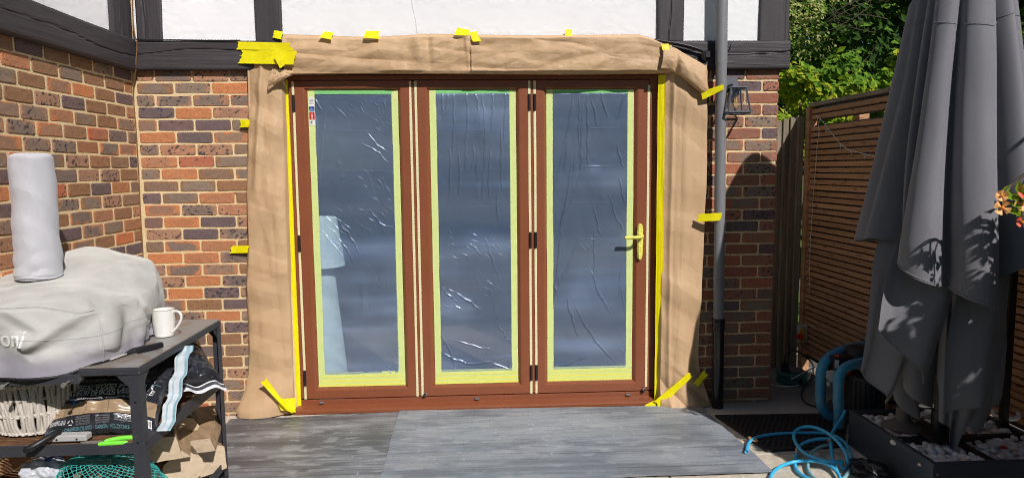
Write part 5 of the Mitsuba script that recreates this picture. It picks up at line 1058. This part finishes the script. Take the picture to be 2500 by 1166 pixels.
hc = A(*(4.3089,-1.0024,0.2))
put('brim', lathe([(.098, .2), (.1, .203), (.06, .226), (.034, .236), (.0, .236)], (hc[0], hc[1], 0), 40), 'm_lamp_brown', ht, smooth=40)
put('crown', lathe([(.037, .232), (.034, .3), (.03, .304), (.0, .305)], (hc[0], hc[1], 0), 32), 'm_lamp_brown', ht, smooth=40)
put('fallen_petal', blob((*(4.6258,-1.2941,0.2)[:2], .198), (.022, .016, .006), 3, .4, 2), 'm_red', smooth=True, label='bright red fallen flower on the pebbles', category='flower')
cable([(4.9464,-0.8174,0.2), (4.925,-0.8906,0.19), (4.9719,-0.919,0.19), (5.0505,-0.8642,0.2)], .011, 'white hose loop behind the pebbles at the right', 'm_white')

# ================================================================ closed parasol
pr_ = thing('parasol', 'tall closed dark grey parasol with drooping folded cloth, over the pebble base', 'parasol')
MX, MY = 4.435, -1.1
put('mast', tube([(MX, MY, .03), (MX, MY, 2.6)], .026, 18), 'm_dark_metal', pr_, smooth=True)
put('foot_plate', cat(box(MX - .1, MX + .1, MY - .1, MY + .1, PH - .011, PH + .008, .003), cyl((MX, MY, PH), (MX, MY, PH + .12), .036, 18)), 'm_black', pr_, smooth=30)
put('finial', lathe([(0, 2.65), (.02, 2.645), (.04, 2.63), (.06, 2.61), (.065, 2.6), (0, 2.595)], (MX, MY, 0), 24), 'm_dark_metal', pr_, smooth=40)
VX, VY = np.array([-2.376, -3.28]) / 4.05                       # towards the house side path: azimuth zero
RXv, RYv = -VY, VX                                             # to the right of it
def cloth(zt, hem, R, valleys, seed, name, cx=0.0, ruf=.02, n=460, m=170, ph0=-180, ph1=180, keel=()):
    ph = np.linspace(ph0, ph1, n, endpoint=(ph1 - ph0) < 360); s = np.linspace(0, 1, m)
    hz_ = np.interp(ph, *zip(*hem)); PH_, S = np.meshgrid(ph, s, indexing='ij'); z = zt + (hz_[:, None] - zt) * S
    r = np.interp(z, *zip(*sorted(R)))
    f = np.ones_like(z); low = np.interp(z, [.2, 1.2, 2.0, 2.5], [1.0, 1.0, .85, .4])
    for (a, w, d) in valleys:
        aa = a + 3.5 * np.sin(z * 2.1 + a); f -= d * low * np.exp(-np.abs((PH_ - aa) / w) ** 1.5)
    for (a, w, d) in keel: f += d * low * np.exp(-((PH_ - a) / w) ** 2)
    r = r * f + ruf * (FB(P3(np.cos(np.radians(PH_)) * 2, np.sin(np.radians(PH_)) * 2, z * 1.2), 3, seed) - .5) * low
    q = np.radians(PH_); lat, fwd = r * np.sin(q), r * np.cos(q)
    X = MX + cx + lat * RXv + fwd * VX; Y = MY + lat * RYv + fwd * VY
    Pc = np.stack([X, Y, z], -1); put(name, grid(Pc, closed=(ph1 - ph0) >= 360), 'm_canopy', pr_, smooth=True); return Pc
R1 = [(2.62, .02), (2.6, .07), (2.54, .115), (2.46, .16), (2.35, .225), (2.0, .29), (1.6, .355), (1.2, .425), (.8, .46)]
hem1 = [(-180, 1.2), (-95, 1.16), (-62, 1.2), (-60, 1.2), (-44, 1.17), (-15, 1.05), (26, .93), (29, .92), (44, 1.1), (60, 1.2), (180, 1.2)]
val1 = [(-50, 10, .62), (-34, 4, .22), (1, 4.5, .26), (40, 6, .42), (72, 10, .55), (110, 12, .4), (150, 12, .4), (-110, 12, .45), (-150, 12, .4), (-72, 5, .1)]
c1 = cloth(2.62, hem1, R1, val1, 3, 'canopy', keel=[(-17, 12, .06), (18, 10, .07), (52, 9, .05)])
R2 = [(2.0, .1), (1.4, .2), (1.1, .25), (.7, .27), (.45, .26), (.25, .2)]
hem2 = [(-180, .5), (-100, .52), (-78, .46), (-52, .28), (-48, .27), (-46, .5), (-30, .44), (-14, .36), (-12, .55), (-2, .5), (0, .33), (14, .3), (16, .2), (24, .16), (34, .32), (60, .4), (180, .5)]
val2 = [(-47, 7, .5), (-13, 8, .55), (8, 3, .15), (22, 4, .25), (52, 10, .5), (-75, 5, .15), (-100, 14, .4), (120, 16, .3)]
c2 = cloth(1.75, hem2, R2, val2, 9, 'lower_canopy', cx=.0, ruf=.05)
def flap(L, R, seed, folds=1.5, amp=.022):      # one corner of the canopy cloth hanging loose, with its stitched hem
    n, m = 70, 90; L, R = spline(L, m), spline(R, m); s, t = np.meshgrid(np.linspace(0, 1, n), np.linspace(0, 1, m), indexing='ij')
    P = L[None] * (1 - s)[..., None] + R[None] * s[..., None]
    d = amp * np.sin(s * np.pi * 2 * folds + .8 * t + seed) * (.5 + .5 * t) + .03 * np.sin(s * np.pi) + .02 * (FB(P3(s * 2, t * 1.6, seed), 3, seed) - .5)
    P[..., 1] -= d; P[..., 0] += .3 * d
    put('canopy_corner', grid(P), 'm_canopy', pr_, smooth=True); put('hem', tube(P[:, -1], .0028, 5), 'm_canopy', pr_, smooth=True)
flap([(4.1733,-1,1.2814), (4.099,-1.02,1.1441), (4.0462,-1.05,0.828), (4.0009,-1.08,0.5396)], [(4.2695,-1.2,1.1761), (4.2217,-1.22,0.86), (4.1746,-1.22,0.5767), (4.1115,-1.2,0.3882)], 1)
flap([(4.1358,-1.18,1.2557), (4.0488,-1.24,1.1055), (3.9749,-1.28,0.7946)], [(4.32,-1.36,1.1172), (4.2581,-1.36,0.8305), (4.1998,-1.33,0.5332)], 2, 1.2)
flap([(4.3541,-1.32,1.0339), (4.2662,-1.38,0.8541), (4.2718,-1.38,0.4056)], [(4.5847,-1.33,1.1858), (4.5588,-1.36,0.8241), (4.5079,-1.36,0.5012)], 3, 1.3)
flap([(4.4386,-1.2,0.729), (4.3765,-1.26,0.5226), (4.351,-1.3,0.362)], [(4.6717,-1.22,0.8102), (4.6301,-1.26,0.5161), (4.5605,-1.25,0.2296)], 4, 1.0)
put('panel_seam', tube(c1[:, 44] + (c1[:, 44] - A(MX, MY, 0) * 1.0 - A(0, 0, 1) * c1[:, 44][:, 2:]) * A(.006, .006, 0), .0022, 5), 'm_canopy', pr_, smooth=True)
put('hem_stitch', tube(np.vstack([c1[:, -2]]), .003, 5), 'm_canopy', pr_, smooth=True)
for k in (int(460 * (180 - 17) / 360), int(460 * (180 + 18) / 360)): put('rib', tube(np.array([(MX, MY, 2.6), *(A(MX, MY, 0) * A(.12, .12, 0) + c1[k, 30:150:30] * A(.88, .88, 1))]), .008, 6), 'm_dark_metal', pr_, smooth=True)
put('crank_post', cat(box(4.815, 4.85, -1.05, -1.015, .2, 1.1, .003), cyl((4.832, -1.032, .15), (4.832, -1.032, .22), .026, 14)), 'm_black', pr_)
# hanging basket of flowers; only its lowest blooms reach into the picture
hb = thing('hanging_plant', 'orange flowered trailing plant hanging in front of the parasol at the right edge', 'plant')
hc = A(4.74, -2.0, 1.62)
def leafcloud(C, Nrm, size, seed, aspect=.55, fold=.25):
    r = np.random.default_rng(seed); n = len(C); up = r.normal(0, 1, (n, 3)); t = np.cross(Nrm, up); t /= np.linalg.norm(t, axis=1, keepdims=True) + 1e-9; b = np.cross(Nrm, t)
    s = np.asarray(size)[:, None] if np.ndim(size) else np.full((n, 1), size)
    v = np.stack([C - t * s * .5, C + b * s * aspect * .5 + Nrm * s * fold * .3, C + t * s * .5 - Nrm * s * .1, C - b * s * aspect * .5 + Nrm * s * fold * .3], 1).reshape(-1, 3)
    i = np.arange(n) * 4; f = np.concatenate([np.stack([i, i + 1, i + 2], 1), np.stack([i, i + 2, i + 3], 1)]); return trimesh.Trimesh(v, f, process=False)
put('bowl', lathe([(.0, -.12), (.08, -.11), (.14, -.05), (.16, .02), (.15, .02), (.0, .0)], hc, 24), 'm_brown_rim', hb, smooth=40)
def rnd(n, r): v = r.normal(0, 1, (n, 3)); return v / np.linalg.norm(v, axis=1, keepdims=True)
r_ = np.random.default_rng(77)
C = hc + A(0, 0, -.05) + rnd(230, r_) * A(.3, .22, .3) * r_.uniform(.2, 1, (230, 1)) ** .5
C = C[C[:, 0] > 4.38]
put('foliage', leafcloud(C, rnd(len(C), r_), r_.uniform(.04, .08, len(C)), 5, .6), 'm_leaf_0', hb)
put('foliage', leafcloud(C[::2] + A(.02, .03, .01), rnd(len(C[::2]), r_), r_.uniform(.04, .08, len(C[::2])), 6, .6), 'm_leaf_2', hb)
stm = []
def bloom(c, r, n, pet, seed):
    c = A(*c); q = np.random.default_rng(seed); V, M = A(-.5, -.85, .15), []; V /= np.linalg.norm(V); t = np.cross(V, [0, 0, 1]); t /= np.linalg.norm(t); b = np.cross(t, V)
    k = put('flower', cat(*[grid(np.array([[c + (t * math.cos(a + w) + b * math.sin(a + w)) * r * l + V * (.3 * r * l * l - .25 * r * abs(w)) for w in (-.55, -.28, 0, .28, .55)] for l in (.12, .5, .85, 1.0)])) for a in np.arange(n) / n * 2 * np.pi + q.uniform(0, 1)]), pet, hb, smooth=True)
    put('flower_eye', trimesh.creation.icosphere(1, r * .22).apply_translation(c + V * r * .15), 'm_flower_eye', k)
bloom((4.2077,-1.72,1.3895), .03, 4, 'm_petal', 1); bloom((4.2943,-1.72,1.405), .03, 4, 'm_petal', 2); bloom((4.187,-1.74,1.4384), .022, 5, 'm_petal', 3); bloom((4.2881,-1.74,1.4536), .03, 4, 'm_petal_red', 4); bloom((4.2959,-1.72,1.3303), .022, 4, 'm_petal_red', 5)
Cl = np.array([(4.2383,-1.71,1.4366), (4.2649,-1.71,1.3999), (4.2681,-1.72,1.4367), (4.2086,-1.73,1.464), (4.3163,-1.7,1.3737), (4.2643,-1.7,1.3743), (4.2682,-1.73,1.4666), (4.3044,-1.72,1.433)])
put('foliage', leafcloud(Cl, np.tile(A(-.4, -.8, .4) / 1.0, (len(Cl), 1)) + r_.normal(0, .25, (len(Cl), 3)), .07, 9, .5), 'm_leaf_0', hb)
put('stem', cat(*[tube(spline([hc + A(-.12 + .03 * k, .05, -.05), A(*(4.2907,-1.74,1.5156)) + A(.02 * k, 0, .02), A(*e)], 16), .004, 6) for k, e in enumerate([(4.2109,-1.715,1.4008), (4.2875,-1.715,1.4131), (4.1906,-1.735,1.4431), (4.2996,-1.715,1.3365)])]), 'm_stem', hb, smooth=True)
put('hook', tube(spline([hc + A(0, 0, .35), hc + A(0, .0, .5), hc + A(.08, .05, .56), A(5.02, -1.93, 2.25), A(5.07, -1.9, 1.95)], 40), .008, 8), 'm_black', hb, smooth=True)
put('hanger', cat(*[cyl(hc + A(.15 * math.cos(a), .15 * math.sin(a), .01), hc + A(0, 0, .36), .002, 5) for a in (0, 2.1, 4.2)]), 'm_black', hb)

# ================================================================ shrubs and trees beyond the fence
def shrub(name, label, c, r, n, size, mats, seed, group, clus=26, stems=5, shape=1.0, lum=None):
    k = thing(name, label, 'tree' if 'tree' in name else 'shrub', group); q = np.random.default_rng(seed); c, r = A(*c), A(*r)
    cc = rnd(clus, q) * q.uniform(.35, 1, (clus, 1)) ** .45; cc = c + cc * r; cr_ = q.uniform(.16, .34, clus) * r.mean()
    w = q.integers(0, clus, n); d = rnd(n, q); C = cc[w] + d * cr_[w][:, None] * q.uniform(.55, 1.05, (n, 1)) * A(1, 1, .8)
    nr = d * .5 + A(.18, -.45, .6) + q.normal(0, .38, (n, 3)); nr /= np.linalg.norm(nr, axis=1, keepdims=True)
    pick = (w * 7 + q.integers(0, 3, n)) % len(mats)
    for j in range(len(mats)):
        s_ = pick == j
        if s_.any(): put('crown', leafcloud(C[s_], nr[s_], q.uniform(.7, 1.3, s_.sum()) * size, seed + j), mats[j], k)
    b0 = A(c[0], c[1], -.05); T_ = []
    for j in range(stems):
        e = cc[q.integers(0, clus)]; T_.append(tube(spline([b0 + q.normal(0, .05, 3) * A(1, 1, 0), (b0 + e) / 2 + q.normal(0, .12, 3), e], 16), np.linspace(.05, .008, 16) * max(1, r.mean() / 1.2), 7))
    put('trunk', cat(*T_), 'm_stem', k, smooth=True); return k
GS, GTr = 'shrubs behind the fence', 'trees behind the shrubs'
L0 = ['m_leaf_0', 'm_leaf_1', 'm_leaf_0', 'm_leaf_2']
shrub('shrub', 'yellow green shrub behind the board fence next to the brick pier', (4.75, 1.55, 1.75), (.62, .42, .78), 5200, .075, L0, 101, GS)
shrub('shrub', 'bright leafy shrub behind the top of the slatted fence, left of the parasol', (5.55, 1.25, 1.85), (.62, .55, .68), 5200, .08, L0, 102, GS)
shrub('shrub', 'leafy shrub at the far right edge above the fence', (6.1, -.1, 1.9), (.6, .5, .75), 3600, .08, L0, 103, GS)
shrub('shrub', 'darker green shrub between the bright shrubs and the trees', (6.0, 2.6, 1.9), (1.0, .7, .75), 4200, .09, ['m_leaf_2', 'm_leaf_0', 'm_leaf_2'], 104, GS)
shrub('fir_tree', 'grey green feathery tree beside the house corner', (5.6, 3.9, 3.0), (.75, .7, 1.75), 11000, .06, ['m_leaf_3', 'm_leaf_3', 'm_leaf_2'], 105, GTr, clus=60)
shrub('dark_tree', 'tall dark leafy tree behind the shrubs, left of the parasol', (8.0, 4.6, 3.2), (1.6, 1.2, 2.3), 11000, .12, ['m_leaf_4', 'm_leaf_2', 'm_leaf_4', 'm_leaf_4'], 106, GTr, clus=40)
shrub('dark_tree', 'dark tree filling the gap behind the feathery tree', (7.2, 7.2, 3.6), (2.4, 1.4, 3.2), 9000, .16, ['m_leaf_4', 'm_leaf_4', 'm_leaf_2'], 107, GTr, clus=44)
shrub('dark_tree', 'dark tree beyond the parasol at the right', (9.8, 3.2, 3.4), (2.2, 1.6, 2.9), 9000, .16, ['m_leaf_4', 'm_leaf_2', 'm_leaf_4'], 108, GTr, clus=44)
bt = thing('bare_branches', 'bare pale twigs in front of the dark tree above the shrubs', 'branches'); tw = []
for k in range(9):
    s0 = A(*(6.5811,3.2,3.2082)) + r_.normal(0, .15, 3); e = s0 + A(-.8, 0, r_.uniform(-.5, .35)) * r_.uniform(.5, 1); P = spline([s0, (s0 + e) / 2 + r_.normal(0, .06, 3), e], 18); tw.append(tube(P, np.linspace(.006, .0015, 18), 5))
    for j in (6, 10, 14): tw.append(tube(spline([P[j], P[j] + r_.normal(0, .09, 3), P[j] + r_.normal(0, .16, 3)], 8), np.linspace(.003, .001, 8), 4))
put('twig', cat(*tw), 'm_stem', bt, smooth=True, kind='stuff')
# the far hedge that closes the garden behind the trees
hd_ = []
q = np.random.default_rng(5); n = 16000; C = np.stack([q.uniform(3.5, 22, n), 11 + q.uniform(-.7, .7, n), q.uniform(0, 7.5, n) + .6 * np.sin(q.uniform(0, 9, n))], -1)
put('hedge', leafcloud(C, rnd(n, q) * .6 + A(0, -.5, .5), q.uniform(.35, .6, n), 3), 'm_leaf_4', label='dark mass of woodland closing off the background', category='trees', kind='stuff')

# a small tree in the garden to the right of the picture; its crown shades the lower parasol
shrub('potted_tree', 'small round headed tree standing to the right of the parasol', (5.0, -2.2, 1.46), (.54, .4, .42), 5200, .08, ['m_leaf_0', 'm_leaf_2'], 120, None, clus=34)

# added hedge behind viewer cuts sky and bounce light (shows only in the panes)
q = np.random.default_rng(15); n = 7000; C = np.stack([q.uniform(-9, 14, n), -10 + q.uniform(-.5, .5, n), q.uniform(0, 3.4, n)], -1)
put('added_hedge', leafcloud(C, rnd(n, q) * .6 + A(0, .5, .5), q.uniform(.2, .4, n), 4), 'm_leaf_2', label='unseen green hedge added behind the viewer to dim sky and bounce light', category='hedge', kind='stuff')
